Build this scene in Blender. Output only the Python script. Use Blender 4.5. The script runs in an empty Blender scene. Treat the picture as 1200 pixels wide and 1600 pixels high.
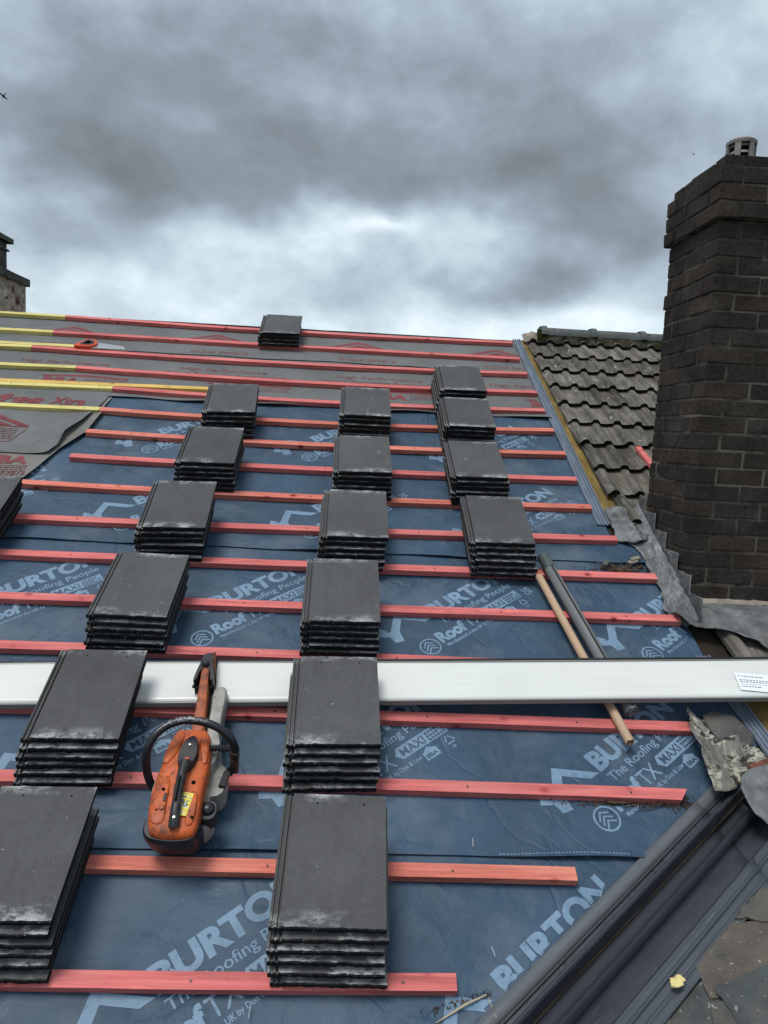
import bpy, bmesh, math, random
from mathutils import Matrix, Vector, noise
random.seed(7)
R_ = math.radians
sc = bpy.context.scene
C = sc.collection
PIT = R_(28.5)                       # pitch of the main roof
ROOF = Matrix.Rotation(PIT, 4, 'X')  # roof frame: u right, v up the slope, n out of the roof
def W(u, v, n=0.0): return ROOF @ Vector((u, v, n))

# ------------------------------------------------------------------ camera
cam = bpy.data.cameras.new('camera'); camo = bpy.data.objects.new('camera', cam); C.objects.link(camo)
cam.sensor_fit = 'VERTICAL'; cam.sensor_height = 24; cam.lens = 24*1109/1600
cam.clip_start = 0.05; cam.clip_end = 5000
Rw = [[0.997939,-0.012801,0.062873],[0.044266,-0.572,-0.819058],[0.046448,0.820154,-0.570255]]
ax = ROOF.to_3x3() @ Vector(Rw[0]); ay = ROOF.to_3x3() @ (-Vector(Rw[1])); az = ROOF.to_3x3() @ (-Vector(Rw[2]))
loc = W(0, -0.92602105, 2.28826947)
camo.matrix_world = Matrix(((ax.x,ay.x,az.x,loc.x),(ax.y,ay.y,az.y,loc.y),(ax.z,ay.z,az.z,loc.z),(0,0,0,1)))
sc.camera = camo
# ------------------------------------------------------------------ exposure, sky, sun
sc.view_settings.view_transform = 'Standard'; sc.view_settings.look = 'None'
sc.view_settings.exposure = 0.60; sc.view_settings.gamma = 1.0
SUN_EL, SUN_AZ = R_(70), R_(-130)
wd = bpy.data.worlds.new('World'); sc.world = wd; wd.use_nodes = True
nt = wd.node_tree; nt.nodes.clear()
def N(t, **k):
    n = nt.nodes.new(t)
    for a, b in k.items(): setattr(n, a, b)
    return n
def lk(a, b): nt.links.new(a, b)
def mth(op, a, b=None, c=None, clamp=False):
    n = N('ShaderNodeMath', operation=op); n.use_clamp = clamp
    for i, v in enumerate((a, b, c)):
        if v is None: continue
        if isinstance(v, (int, float)): n.inputs[i].default_value = v
        else: lk(v, n.inputs[i])
    return n.outputs[0]
tc = N('ShaderNodeTexCoord'); sep = N('ShaderNodeSeparateXYZ'); lk(tc.outputs['Generated'], sep.inputs[0])
sx, sy, sz = sep.outputs
az_ = mth('ARCTAN2', sx, sy); el_ = mth('ARCSINE', sz)
# cloud layer seen in perspective: project the direction on a flat ceiling
den = mth('ADD', mth('ABSOLUTE', sz), 0.55)
cmb = N('ShaderNodeCombineXYZ'); lk(mth('DIVIDE', sx, den), cmb.inputs[0]); lk(mth('DIVIDE', sy, den), cmb.inputs[1])
def nz(vec, scale, detail, rough, dist=0.0, off=(0,0,0), stretch=(1,1,1)):
    mp = N('ShaderNodeMapping'); lk(vec, mp.inputs[0]); mp.inputs['Location'].default_value = off; mp.inputs['Scale'].default_value = stretch
    n = N('ShaderNodeTexNoise'); lk(mp.outputs[0], n.inputs[0])
    n.inputs['Scale'].default_value = scale; n.inputs['Detail'].default_value = detail
    n.inputs['Roughness'].default_value = rough; n.inputs['Distortion'].default_value = dist
    return n.outputs[0]
dv = tc.outputs['Generated']
n1 = nz(dv, 3.4, 7, 0.55, 0.1, (3.1, 1.7, 0), (1, 1, 1.5))
n2 = nz(dv, 12, 8, 0.58, 0.1, (7.3, 4.2, 0), (1, 1, 1.5))
n3 = nz(dv, 5.5, 3, 0.45, 0.0, (.3, 9.2, 4), (1, 1, 1.3))
w1 = nz(dv, 6.0, 3, 0.45, 0, (11, 2, 0), (1, 1, 1.4)); w2_ = nz(dv, 6.0, 3, 0.45, 0, (1, 12, 0), (1, 1, 1.4))
azw = mth('ADD', az_, mth('MULTIPLY', mth('SUBTRACT', w1, .5), .26))
elw = mth('ADD', el_, mth('MULTIPLY', mth('SUBTRACT', w2_, .5), .15))
def blob(a, e, sa, se, wt):
    x = mth('POWER', mth('ABSOLUTE', mth('DIVIDE', mth('SUBTRACT', azw, a), sa)), 2.0)
    y = mth('POWER', mth('ABSOLUTE', mth('DIVIDE', mth('SUBTRACT', elw, e), se)), 2.0)
    return mth('MULTIPLY', mth('EXPONENT', mth('MULTIPLY', mth('ADD', x, y), -1.0)), wt)
v = mth('ADD', mth('MULTIPLY', mth('SUBTRACT', n1, .5), .40), mth('MULTIPLY', mth('SUBTRACT', n2, .5), .44))
v = mth('ADD', v, mth('MULTIPLY', mth('SUBTRACT', n3, .5), .30))
v = mth('ADD', v, 0.55)
for b in [(-.08,.325,.30,.065,-.30), (0,.46,.8,.05,-.10), (-.36,.345,.15,.075,-.18), (-.28,.280,.12,.035,-.18), (.08,.30,.13,.04,-.14), (.02,.262,.13,.018,.10), (.30,.36,.20,.05,-.16), (.31,.285,.10,.05,-.24), (.20,.22,.08,.03,-.22), (-.38,.205,.07,.030,-.14), (-.05,.44,.35,.05,-.08), (-.22,.16,.08,.02,-.06),
          (.03,.250,.18,.024,.30), (.13,.290,.05,.030,.16), (-.20,.230,.12,.022,.14), (.0,.14,.9,.065,.22), (-.47,.29,.05,.05,.22), (.50,.30,.09,.06,.12), (.44,.44,.16,.07,.14), (-.44,.46,.12,.06,.06), (.28,.17,.1,.02,.08)]:
    v = mth('ADD', v, blob(*b))
v = mth('ADD', mth('MULTIPLY', mth('SUBTRACT', v, 0.5), 1.04), 0.58)
v = mth('MAXIMUM', mth('MINIMUM', v, 1.0), 0.0)
cr = N('ShaderNodeValToRGB'); lk(v, cr.inputs[0])
el = cr.color_ramp.elements
el[0].position = 0.0; el[0].color = (.088,.104,.114,1)
el[1].position = 1.0; el[1].color = (.66,.74,.77,1)
for p_, c_ in ((.22,(.135,.155,.166,1)), (.42,(.195,.232,.268,1)), (.60,(.290,.345,.400,1)), (.80,(.44,.52,.57,1))):
    e = el.new(p_); e.color = c_
sky = N('ShaderNodeTexSky'); sky.sky_type = 'NISHITA'; sky.sun_disc = False
sky.sun_elevation = SUN_EL; sky.sun_rotation = SUN_AZ
sk = N('ShaderNodeMix', data_type='RGBA'); sk.inputs[0].default_value = 0.06
skm = N('ShaderNodeMix', data_type='RGBA', blend_type='MULTIPLY'); skm.inputs[0].default_value = 1
lk(sky.outputs[0], skm.inputs[6]); skm.inputs[7].default_value = (.1,.1,.1,1)
lk(cr.outputs[0], sk.inputs[6]); lk(skm.outputs[2], sk.inputs[7])
bg = N('ShaderNodeBackground'); lk(sk.outputs[2], bg.inputs[0]); bg.inputs[1].default_value = 1.0
ow = N('ShaderNodeOutputWorld'); lk(bg.outputs[0], ow.inputs[0])
sl = bpy.data.lights.new('sun', 'SUN'); sl.energy = 1.5; sl.angle = R_(24); sl.color = (1, .975, .94)
slo = bpy.data.objects.new('sun', sl); C.objects.link(slo)
d = Vector((math.sin(SUN_AZ)*math.cos(SUN_EL), math.cos(SUN_AZ)*math.cos(SUN_EL), math.sin(SUN_EL)))
slo.rotation_euler = d.to_track_quat('Z', 'Y').to_euler(); slo.location = (0, 0, 30)

# ------------------------------------------------------------------ materials
def mat(name, col, rough=.7, spec=.3, metal=0., build=None):
    m = bpy.data.materials.new(name); m.use_nodes = True
    b = m.node_tree.nodes['Principled BSDF']
    b.inputs['Base Color'].default_value = (*col, 1); b.inputs['Roughness'].default_value = rough
    b.inputs['Specular IOR Level'].default_value = spec; b.inputs['Metallic'].default_value = metal
    if build: build(Mt(m, b, col))
    return m
class Mt:
    "small helper round one material's node tree"
    def __init__(s, m, b, col):
        s.t = m.node_tree; s.b = b; s.tc = s.n('ShaderNodeTexCoord'); s.oi = s.n('ShaderNodeObjectInfo')
        s.col = s.rgb(col); s.h = None
    def n(s, t, **k):
        x = s.t.nodes.new(t)
        for a, b in k.items(): setattr(x, a, b)
        return x
    def l(s, a, b): s.t.links.new(a, b)
    def rgb(s, c):
        x = s.n('ShaderNodeRGB'); x.outputs[0].default_value = (*c[:3], 1); return x.outputs[0]
    def vec(s, stretch=(1,1,1), rnd=True, kind='Object'):
        mp = s.n('ShaderNodeMapping'); s.l(s.tc.outputs[kind], mp.inputs[0]); mp.inputs['Scale'].default_value = stretch
        if not rnd: return mp.outputs[0]
        a = s.n('ShaderNodeVectorMath', operation='ADD'); m = s.n('ShaderNodeMath', operation='MULTIPLY')
        s.l(s.oi.outputs['Random'], m.inputs[0]); m.inputs[1].default_value = 37.0
        s.l(mp.outputs[0], a.inputs[0]); s.l(m.outputs[0], a.inputs[1]); return a.outputs[0]
    def noise(s, vec, scale, detail=4, rough=.55, dist=0):
        x = s.n('ShaderNodeTexNoise'); s.l(vec, x.inputs[0]); x.inputs['Scale'].default_value = scale
        x.inputs['Detail'].default_value = detail; x.inputs['Roughness'].default_value = rough; x.inputs['Distortion'].default_value = dist
        return x.outputs[0]
    def voro(s, vec, scale, feat='F1'):
        x = s.n('ShaderNodeTexVoronoi', feature=feat); s.l(vec, x.inputs['Vector']); x.inputs['Scale'].default_value = scale
        return x.outputs['Distance']
    def m(s, op, a, b=None, clamp=False):
        x = s.n('ShaderNodeMath', operation=op); x.use_clamp = clamp
        for i, v in enumerate((a, b)):
            if v is None: continue
            if isinstance(v, (int, float)): x.inputs[i].default_value = v
            else: s.l(v, x.inputs[i])
        return x.outputs[0]
    def step(s, v, lo, hi):
        x = s.n('ShaderNodeMapRange'); s.l(v, x.inputs[0]); x.inputs[1].default_value = lo; x.inputs[2].default_value = hi; return x.outputs[0]
    def mix(s, fac, c, keep=False):
        x = s.n('ShaderNodeMix', data_type='RGBA')
        if isinstance(fac, (int, float)): x.inputs[0].default_value = fac
        else: s.l(fac, x.inputs[0])
        s.l(s.col, x.inputs[6])
        s.l(s.rgb(c) if isinstance(c, tuple) else c, x.inputs[7]); s.col = x.outputs[2]
    def mul(s, v, lo, hi):
        r = s.n('ShaderNodeMapRange'); s.l(v, r.inputs[0]); r.inputs[1].default_value = .3; r.inputs[2].default_value = .7
        r.inputs[3].default_value = lo; r.inputs[4].default_value = hi
        x = s.n('ShaderNodeMix', data_type='RGBA', blend_type='MULTIPLY'); x.inputs[0].default_value = 1
        s.l(s.col, x.inputs[6]); s.l(r.outputs[0], x.inputs[7]); s.col = x.outputs[2]
    def bump(s, v, strength=.3, dist=.005):
        x = s.n('ShaderNodeBump'); s.l(v, x.inputs['Height']); x.inputs['Strength'].default_value = strength; x.inputs['Distance'].default_value = dist
        if s.h is not None: s.l(s.h, x.inputs['Normal'])
        s.h = x.outputs[0]
    def rough(s, v, lo, hi):
        r = s.n('ShaderNodeMapRange'); s.l(v, r.inputs[0]); r.inputs[1].default_value = .3; r.inputs[2].default_value = .7
        r.inputs[3].default_value = lo; r.inputs[4].default_value = hi; s.l(r.outputs[0], s.b.inputs['Roughness'])
    def done(s):
        s.l(s.col, s.b.inputs['Base Color'])
        if s.h is not None: s.l(s.h, s.b.inputs['Normal'])
    def attr(s, name):
        x = s.n('ShaderNodeAttribute'); x.attribute_name = name; return x.outputs['Fac']
    def comp(s, i, rnd=False):
        x = s.n('ShaderNodeSeparateXYZ'); s.l(s.tc.outputs['Object'], x.inputs[0]); return x.outputs[i]

def f_blue(k, dust=(.30,.33,.36)):
    v = k.vec(rnd=False)
    k.mul(k.noise(v, 2.3, 5), .76, 1.22); k.mul(k.noise(v, 14, 4), .93, 1.07)
    k.mix(k.m('MULTIPLY', k.step(k.noise(v, 3.0, 7, .65), .50, .72), .24), dust)
    k.mix(k.m('MULTIPLY', k.step(k.noise(v, 170, 2), .735, .77), .55), (.5,.5,.48))
    k.mix(k.m('MULTIPLY', k.m('MULTIPLY', k.step(k.noise(v, 60, 3), .66, .70), k.step(k.noise(v, 5, 2), .55, .6)), .5), (.06,.05,.04))
    k.rough(k.noise(v, 6, 4), .5, .72); cr_ = k.m('ABSOLUTE', k.m('SUBTRACT', k.noise(v, 2.2, 3, .5, .8), .5)); k.bump(k.step(cr_, .0, .022), .35, .006)
    k.bump(k.noise(v, 5, 4, .5, .6), .55, .03); k.bump(k.noise(k.vec((1,2.4,1), False), 18, 3), .35, .004); k.bump(k.noise(v, 300, 2), .12, .001); k.done()
M = {}
M['blue'] = mat('underlay_blue', (.029,.066,.113), .6, .45, build=f_blue)
def f_bprint(k):
    v = k.vec(rnd=False); k.mul(k.noise(v, 9, 6, .65), .78, 1.12)
    k.mix(k.m('MULTIPLY', k.step(k.noise(v, 45, 5, .7), .55, .68), .55), (.05,.11,.18)); k.mix(k.m('MULTIPLY', k.step(k.noise(v, 4, 4), .52, .7), .35), (.05,.11,.18))
    k.bump(k.noise(v, 5, 4, .5, .6), .55, .03); k.done()
M['bprint'] = mat('underlay_print_pale_blue', (.190,.290,.400), .6, .3, build=f_bprint)
def f_grey(k):
    v = k.vec(rnd=False); k.mul(k.noise(v, 2.5, 5), .82, 1.12); k.mul(k.noise(k.vec((1,3,1), False), 20, 4), .93, 1.06)
    k.mix(k.m('MULTIPLY', k.step(k.noise(v, 200, 2), .70, .74), .3), (.05,.05,.05))
    k.bump(k.noise(k.vec((1,1.8,1), False), 6, 5, .5, .8), .7, .03); k.bump(k.noise(v, 240, 2), .2, .001); k.done()
M['grey'] = mat('underlay_grey', (.160,.163,.163), .85, .15, build=f_grey)
M['greyfold'] = mat('underlay_grey_reverse', (.21,.20,.185), .85, .15, build=f_grey)
def f_rprint(k):
    v = k.vec(rnd=False); k.mul(k.noise(v, 9, 4), .8, 1.2); k.mix(k.m('MULTIPLY', k.step(k.noise(v, 60, 4, .7), .48, .68), .7), (.17,.14,.135)); k.done()
M['rprint'] = mat('underlay_print_red', (.22,.052,.058), .85, .1, build=f_rprint)
M['rprint2'] = mat('underlay_print_fine_red', (.19,.085,.085), .85, .1, build=f_rprint)

def wood(c, dark, pale):
    def f(k):
        v = k.vec((.55, 12, 12)); g = k.noise(v, 5, 5, .6, .6)
        k.mul(g, .66, 1.22); k.mul(k.noise(k.vec((.9,1,1)), 1.7, 3), .82, 1.10)
        k.mix(k.m('MULTIPLY', k.step(k.noise(k.vec((.8, 5, 5)), 3.0, 4), .50, .72), .42), pale)
        k.mix(k.m('MULTIPLY', k.step(k.noise(k.vec((1.0, 40, 40)), 6, 3), .58, .70), .35), dark)
        kn = k.voro(k.vec((6.5, 9, 9)), .95); k.mix(k.m('MULTIPLY', k.step(kn, .17, .07), .8), dark); k.mix(k.m('MULTIPLY', k.step(kn, .08, .05), .75), (.09,.018,.015))
        k.mix(k.m('MULTIPLY', k.step(k.noise(k.vec(), 14, 5, .7), .60, .75), .35), (.16,.07,.06))
        k.bump(k.noise(k.vec((1, 30, 30)), 8, 4), .35, .002); k.bump(k.noise(k.vec((2, 3, 3)), 4, 2), .3, .006); k.done()
    return f
M['red'] = mat('batten_dyed_red', (.69,.185,.175), .85, .1, build=wood(0, (.34,.05,.055), (.76,.31,.27)))
M['orange'] = mat('batten_dyed_orange_red', (.70,.205,.155), .85, .1, build=wood(0, (.34,.055,.045), (.77,.35,.25)))
M['yellow'] = mat('batten_dyed_yellow', (.74,.63,.23), .78, .15, build=wood(0, (.45,.30,.09), (.80,.71,.38)))
M['amber'] = mat('batten_natural_amber', (.74,.49,.14), .78, .15, build=wood(0, (.42,.22,.05), (.78,.60,.26)))
M['nail'] = mat('nail_head', (.09,.06,.055), .5, .4, .6)
M['rawend'] = mat('batten_sawn_end', (.45,.24,.17), .9, .1, build=lambda k: (k.mul(k.noise(k.vec((1,1,1)), 90, 3), .75, 1.2), k.done()))

def f_tile(k):
    v = k.vec(); y = k.comp(1)
    k.mul(k.noise(v, 3.5, 5), .84, 1.12); k.mul(k.noise(k.vec((6,1,1)), 6, 4), .93, 1.06); k.mul(k.noise(v, 60, 4, .7), .88, 1.12)
    r = k.n('ShaderNodeMapRange'); k.l(k.oi.outputs['Random'], r.inputs[0]); r.inputs[3].default_value = .3; r.inputs[4].default_value = .7
    k.mul(r.outputs[0], .9, 1.1)
    band = k.m('MAXIMUM', k.step(y, .055, .0), k.step(y, .385, .425))
    e = k.m('MULTIPLY', band, k.step(k.noise(k.vec((1,2.0,1)), 22, 7, .78), .44, .54))
    e2 = k.m('MULTIPLY', e, k.step(k.noise(k.vec((1,1,1)), 7, 3), .43, .55))
    k.mix(k.m('MULTIPLY', e2, .75), (.56,.56,.55))
    sp = k.step(k.noise(v, 85, 2), .745, .775); k.mix(k.m('MULTIPLY', sp, .7), (.55,.55,.54))
    st = k.m('MULTIPLY', k.step(k.noise(k.vec((5,2.4,1)), 3.0, 8, .8), .60, .67), k.step(k.noise(v, 3.2, 2), .5, .62)); k.mix(k.m('MULTIPLY', k.m('MULTIPLY', st, k.step(k.oi.outputs['Random'], .35, .9)), .6), (.40,.40,.40))
    k.rough(k.noise(v, 8, 4), .68, .85); k.bump(k.noise(v, 160, 3), .22, .0012); k.bump(k.noise(v, 9, 3), .15, .004); k.done()
M['tile'] = mat('new_tile_smooth_charcoal', (.076,.075,.076), .65, .35, build=f_tile)
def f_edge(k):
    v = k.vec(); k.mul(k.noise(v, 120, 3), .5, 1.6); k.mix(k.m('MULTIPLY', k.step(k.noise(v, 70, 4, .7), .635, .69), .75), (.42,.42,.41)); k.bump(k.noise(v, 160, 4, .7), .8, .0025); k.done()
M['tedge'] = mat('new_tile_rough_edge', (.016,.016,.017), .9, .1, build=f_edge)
M['hole'] = mat('painted_hole_shade', (.006,.006,.006), 1, 0)  # near-black colour in place of the shade inside a hole

def f_board(k):
    v = k.vec((1,14,1), False); k.mul(k.noise(v, 3, 4), .965, 1.02); k.mul(k.noise(k.vec((1,1,1), False), 2.5, 4), .95, 1.03)
    k.mix(k.m('MULTIPLY', k.step(k.noise(k.vec((1,1,1), False), 30, 5, .7), .62, .75), .18), (.42,.40,.36)); k.done()
M['white'] = mat('fascia_white_plastic', (.72,.725,.69), .32, .5, build=f_board)
M['boardedge'] = mat('fascia_edge_grey', (.27,.27,.26), .5, .4)
M['black'] = mat('black_edge_strip', (.012,.012,.015), .45, .4)
M['paper'] = mat('paper_label', (.80,.84,.85), .6, .2); M['ink'] = mat('ink', (.10,.11,.13), .8, .1)

def f_old(k):
    v = k.vec(); k.mul(k.noise(v, 2.6, 5), .55, 1.4); k.mul(k.noise(k.vec((9,1.2,1)), 2.2, 5), .55, 1.4)
    r = k.attr('rnd'); k.mul(k.m('ADD', k.m('MULTIPLY', r, .4), .3), .72, 1.3)
    k.mix(k.m('MULTIPLY', k.step(k.noise(k.vec((7,1,1)), 4.5, 6, .7), .54, .70), .6), (.33,.32,.29))
    k.mix(k.m('MULTIPLY', k.step(k.noise(v, 3.2, 4, .6), .58, .68), .55), (.17,.13,.095))
    k.mix(k.m('MULTIPLY', k.step(k.noise(v, 26, 4), .65, .70), .8), (.50,.49,.45))
    k.mix(k.m('MULTIPLY', k.step(k.noise(v, 12, 5, .7), .60, .68), .6), (.030,.034,.022))
    k.bump(k.noise(v, 60, 5, .7), .8, .006); k.done()
M['old'] = mat('old_tile_weathered', (.130,.117,.100), .9, .12, build=f_old)
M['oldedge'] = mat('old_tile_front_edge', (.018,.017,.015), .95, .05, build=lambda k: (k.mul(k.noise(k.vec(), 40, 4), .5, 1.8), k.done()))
def f_ridge(k):
    v = k.vec(); k.mul(k.noise(v, 4, 5), .75, 1.25); k.mix(k.m('MULTIPLY', k.step(k.noise(v, 9, 5, .7), .55, .7), .5), (.06,.06,.04)); k.bump(k.noise(v, 70, 4, .7), .5, .004); k.done()
M['ridge'] = mat('ridge_tile_grey', (.115,.122,.12), .85, .15, build=f_ridge)
def f_moss(k):
    v = k.vec(); k.mul(k.noise(v, 20, 5, .7), .4, 1.6); k.mix(k.step(k.noise(v, 7, 3), .45, .6), (.10,.09,.07)); k.bump(k.noise(v, 40, 5, .7), 1, .02); k.done()
M['moss'] = mat('mossy_mortar', (.032,.035,.017), 1, 0, build=f_moss)
def f_mortar(k):
    v = k.vec(); k.mul(k.noise(v, 14, 5, .7), .6, 1.35); k.bump(k.noise(v, 60, 5, .7), .9, .008); k.done()
M['mortar'] = mat('pale_mortar', (.30,.26,.21), .95, .05, build=f_mortar)

def f_brick(k):
    v = k.vec(rnd=False); r = k.attr('rnd')
    k.mix(k.m('MULTIPLY', k.step(r, .55, .95), .8), (.076,.056,.045)); k.mix(k.m('MULTIPLY', k.step(r, .25, .0), .6), (.036,.035,.036))
    z = k.comp(2)
    k.mix(k.m('MULTIPLY', k.m('MULTIPLY', k.step(z, 1.8, 1.0), k.step(r, .3, .8)), .55), (.082,.056,.040))
    k.mul(k.noise(v, 4, 6), .50, 1.30); k.mul(k.noise(v, 60, 5, .75), .55, 1.40)
    k.mix(k.m('MULTIPLY', k.step(k.noise(v, 7, 5, .7), .56, .70), .55), (.105,.10,.088))
    k.mix(k.m('MULTIPLY', k.step(k.noise(v, 150, 2), .73, .76), .4), (.3,.3,.28))
    k.bump(k.noise(v, 75, 6, .8), 1.0, .011); k.bump(k.noise(k.vec((1,1,1), False), 16, 3), .4, .008); k.done()
M['brick'] = mat('soot_blackened_brick', (.053,.047,.042), .92, .12, build=f_brick)
def f_bm(k):
    v = k.vec(rnd=False); k.mul(k.noise(v, 12, 5, .7), .35, 1.7); k.mix(k.step(k.noise(v, 3.2, 4), .50, .66), (.21,.19,.15)); k.bump(k.noise(v, 80, 5, .7), .9, .008); k.done()
M['bmortar'] = mat('dirty_brick_mortar', (.078,.071,.060), .95, .05, build=f_bm)
def f_lead(k):
    v = k.vec(rnd=False); k.mul(k.noise(v, 5, 6, .65, 1), .6, 1.35); k.mix(k.m('MULTIPLY', k.step(k.noise(v, 9, 6, .7, 1.2), .50, .68), .55), (.27,.28,.27))
    k.mix(k.m('MULTIPLY', k.step(k.noise(v, 4, 5, .6), .56, .72), .6), (.060,.055,.045)); k.rough(k.noise(v, 12, 4), .42, .7)
    k.bump(k.noise(v, 14, 6, .65, .6), .7, .014); k.bump(k.noise(v, 90, 3), .3, .002); k.done()
M['lead'] = mat('lead_sheet_tarnished', (.165,.172,.175), .5, .4, .35, build=f_lead)
def f_lead2(k):
    v = k.vec(rnd=False); k.mul(k.noise(v, 7, 6, .65, 1), .6, 1.3); k.mix(k.m('MULTIPLY', k.step(k.noise(v, 9, 6, .7, .4), .49, .56), .95), (.50,.47,.38))
    k.mix(k.m('MULTIPLY', k.step(k.noise(v, 11, 6, .72, .5), .515, .565), .95), (.028,.025,.020)); k.mix(k.m('MULTIPLY', k.step(k.noise(v, 16, 5, .7), .62, .70), .9), (.55,.54,.47))  # pale patina, plus near-white and near-black blotches painting light and shade
    k.bump(k.noise(v, 22, 6, .7), .9, .014); k.done()
M['leadold'] = mat('lead_scrap_painted_shade', (.21,.20,.175), .7, .3, .15, build=f_lead2)
def f_zinc(k):
    v = k.vec((8,1,1), False); k.mul(k.noise(v, 6, 5), .75, 1.2); k.mix(k.m('MULTIPLY', k.step(k.noise(k.vec((1,1,1), False), 9, 5, .7), .58, .72), .4), (.10,.105,.11)); k.done()
M['strip'] = mat('grey_plastic_bonding_strip', (.150,.185,.235), .5, .4, build=f_zinc)
def f_ply(k):
    v = k.vec((6,1,1), False); k.mul(k.noise(v, 7, 5), .7, 1.25); k.mul(k.noise(k.vec(rnd=False), 5, 4), .8, 1.15); k.mix(k.m('MULTIPLY', k.step(k.noise(k.vec(rnd=False), 90, 3), .62, .70), .5), (.05,.038,.016)); k.done()
M['ply'] = mat('stained_plywood', (.215,.148,.050), .85, .15, build=f_ply)
def f_grp(k):
    v = k.vec((1.2,26,26)); k.mul(k.noise(v, 3.5, 5), .9, 1.12)
    k.mix(k.m('MULTIPLY', k.step(k.noise(k.vec((1.6,70,70)), 5, 6, .75), .61, .68), .5), (.34,.34,.34))
    k.mix(k.m('MULTIPLY', k.step(k.noise(k.vec((1,2,2)), 5, 5, .7), .55, .75), .22), (.080,.086,.092))
    k.rough(k.noise(k.vec(), 9, 4), .26, .46); k.bump(k.noise(k.vec((1,22,22)), 5, 3), .15, .003); k.done()
M['grp'] = mat('valley_trough_dark_grey', (.038,.043,.053), .36, .5, build=f_grp)
M['grpside'] = mat('valley_trough_worn_side', (.062,.070,.082), .45, .4, build=f_grp)
M['grpflange'] = mat('valley_trough_flange', (.105,.114,.122), .55, .35, build=f_grp)
def f_slate(k):
    v = k.vec(); k.mul(k.noise(v, 6, 6, .65), .6, 1.4); k.mix(k.m('MULTIPLY', k.step(k.noise(v, 5, 5, .6), .50, .66), .6), (.135,.115,.090))
    k.mix(k.m('MULTIPLY', k.step(k.noise(v, 13, 5, .7), .60, .68), .5), (.045,.058,.05)); k.mix(k.m('MULTIPLY', k.step(k.noise(v, 60, 4), .66, .70), .7), (.38,.38,.36))
    k.bump(k.noise(k.vec((1,1,1)), 18, 6, .7), .7, .012); k.bump(k.noise(v, 120, 3), .3, .002); k.done()
M['slate'] = mat('old_slate', (.088,.085,.078), .72, .3, build=f_slate)
M['deck'] = mat('dark_roof_boards', (.035,.028,.022), .9, .1, build=lambda k: (k.mul(k.noise(k.vec(), 8, 4), .6, 1.4), k.done()))
M['wall'] = mat('house_render', (.35,.32,.28), .9, .1, build=lambda k: (k.mul(k.noise(k.vec(), 3, 5), .8, 1.15), k.done()))
M['ground'] = mat('ground_green', (.07,.09,.04), .95, .05, build=lambda k: (k.mul(k.noise(k.vec(rnd=False), .3, 6), .6, 1.4), k.done()))
def f_or(k):
    v = k.vec(rnd=False); k.mul(k.noise(v, 12, 5), .66, 1.18); k.mix(k.m('MULTIPLY', k.step(k.noise(v, 22, 7, .76), .51, .62), .8), (.15,.05,.028))
    k.mix(k.m('MULTIPLY', k.step(k.noise(k.vec((1,.45,1), False), 55, 6, .8), .575, .63), .85), (.045,.025,.02)); k.rough(k.noise(v, 30, 4), .38, .65); k.bump(k.noise(v, 130, 4), .3, .0015); k.done()
M['sorange'] = mat('saw_orange_plastic', (.56,.110,.026), .5, .35, build=f_or)
def f_arm(k):
    v = k.vec(rnd=False); k.mul(k.noise(v, 20, 5), .6, 1.2); k.mix(k.m('MULTIPLY', k.step(k.noise(v, 30, 6, .7), .45, .62), .75), (.11,.042,.028)); k.bump(k.noise(v, 80, 4), .4, .002); k.done()
M['sarm'] = mat('saw_worn_orange_arm', (.42,.10,.035), .5, .4, build=f_arm)
def f_sb(k):
    v = k.vec(rnd=False); k.mul(k.noise(v, 30, 5), .6, 1.7); k.mix(k.m('MULTIPLY', k.step(k.noise(v, 45, 5, .7), .62, .70), .35), (.16,.14,.12)); k.bump(k.noise(v, 150, 3), .3, .001); k.done()
M['sblack'] = mat('saw_black_plastic', (.016,.016,.018), .45, .4, build=f_sb)
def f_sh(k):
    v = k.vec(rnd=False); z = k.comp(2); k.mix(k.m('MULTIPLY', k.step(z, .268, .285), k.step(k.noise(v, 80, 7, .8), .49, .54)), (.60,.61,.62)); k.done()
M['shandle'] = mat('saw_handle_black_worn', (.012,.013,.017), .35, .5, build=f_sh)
def f_mg(k):
    v = k.vec(rnd=False); k.mul(k.noise(v, 14, 5), .7, 1.2); k.mix(k.m('MULTIPLY', k.step(k.noise(v, 24, 6, .7), .52, .66), .6), (.13,.12,.095)); k.mix(k.m('MULTIPLY', k.step(k.noise(v, 70, 4), .64, .70), .7), (.05,.045,.04)); k.bump(k.noise(v, 80, 4), .4, .002); k.done()
M['mag'] = mat('saw_grey_magnesium', (.33,.32,.29), .55, .35, .2, build=f_mg)
M['lyellow'] = mat('sticker_yellow', (.75,.60,.08), .5, .3); M['lwhite'] = mat('sticker_white', (.75,.75,.72), .5, .3); M['lblue'] = mat('sticker_blue', (.10,.30,.60), .5, .3)
def f_card(k):
    v = k.vec((1,.3,1)); k.mul(k.noise(v, 12, 5), .88, 1.08); k.mix(k.m('MULTIPLY', k.step(k.noise(k.vec(), 20, 5, .7), .6, .7), .3), (.25,.17,.11)); k.done()
M['tan'] = mat('tan_tube', (.50,.345,.225), .6, .25, build=f_card)
def f_roll(k):
    v = k.vec((9,1,9)); k.mul(k.noise(v, 3, 5), .8, 1.15); k.mix(k.m('MULTIPLY', k.step(k.noise(k.vec(), 8, 5), .55, .7), .4), (.13,.14,.145)); k.bump(k.noise(v, 3, 4), .4, .006); k.done()
M['rollgrey'] = mat('grey_roll', (.165,.175,.18), .6, .3, build=f_roll)
M['dark'] = mat('dark_inside', (.03,.025,.02), .9, .05)
M['steel'] = mat('bright_staple', (.75,.75,.75), .3, .5, .8)
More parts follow.
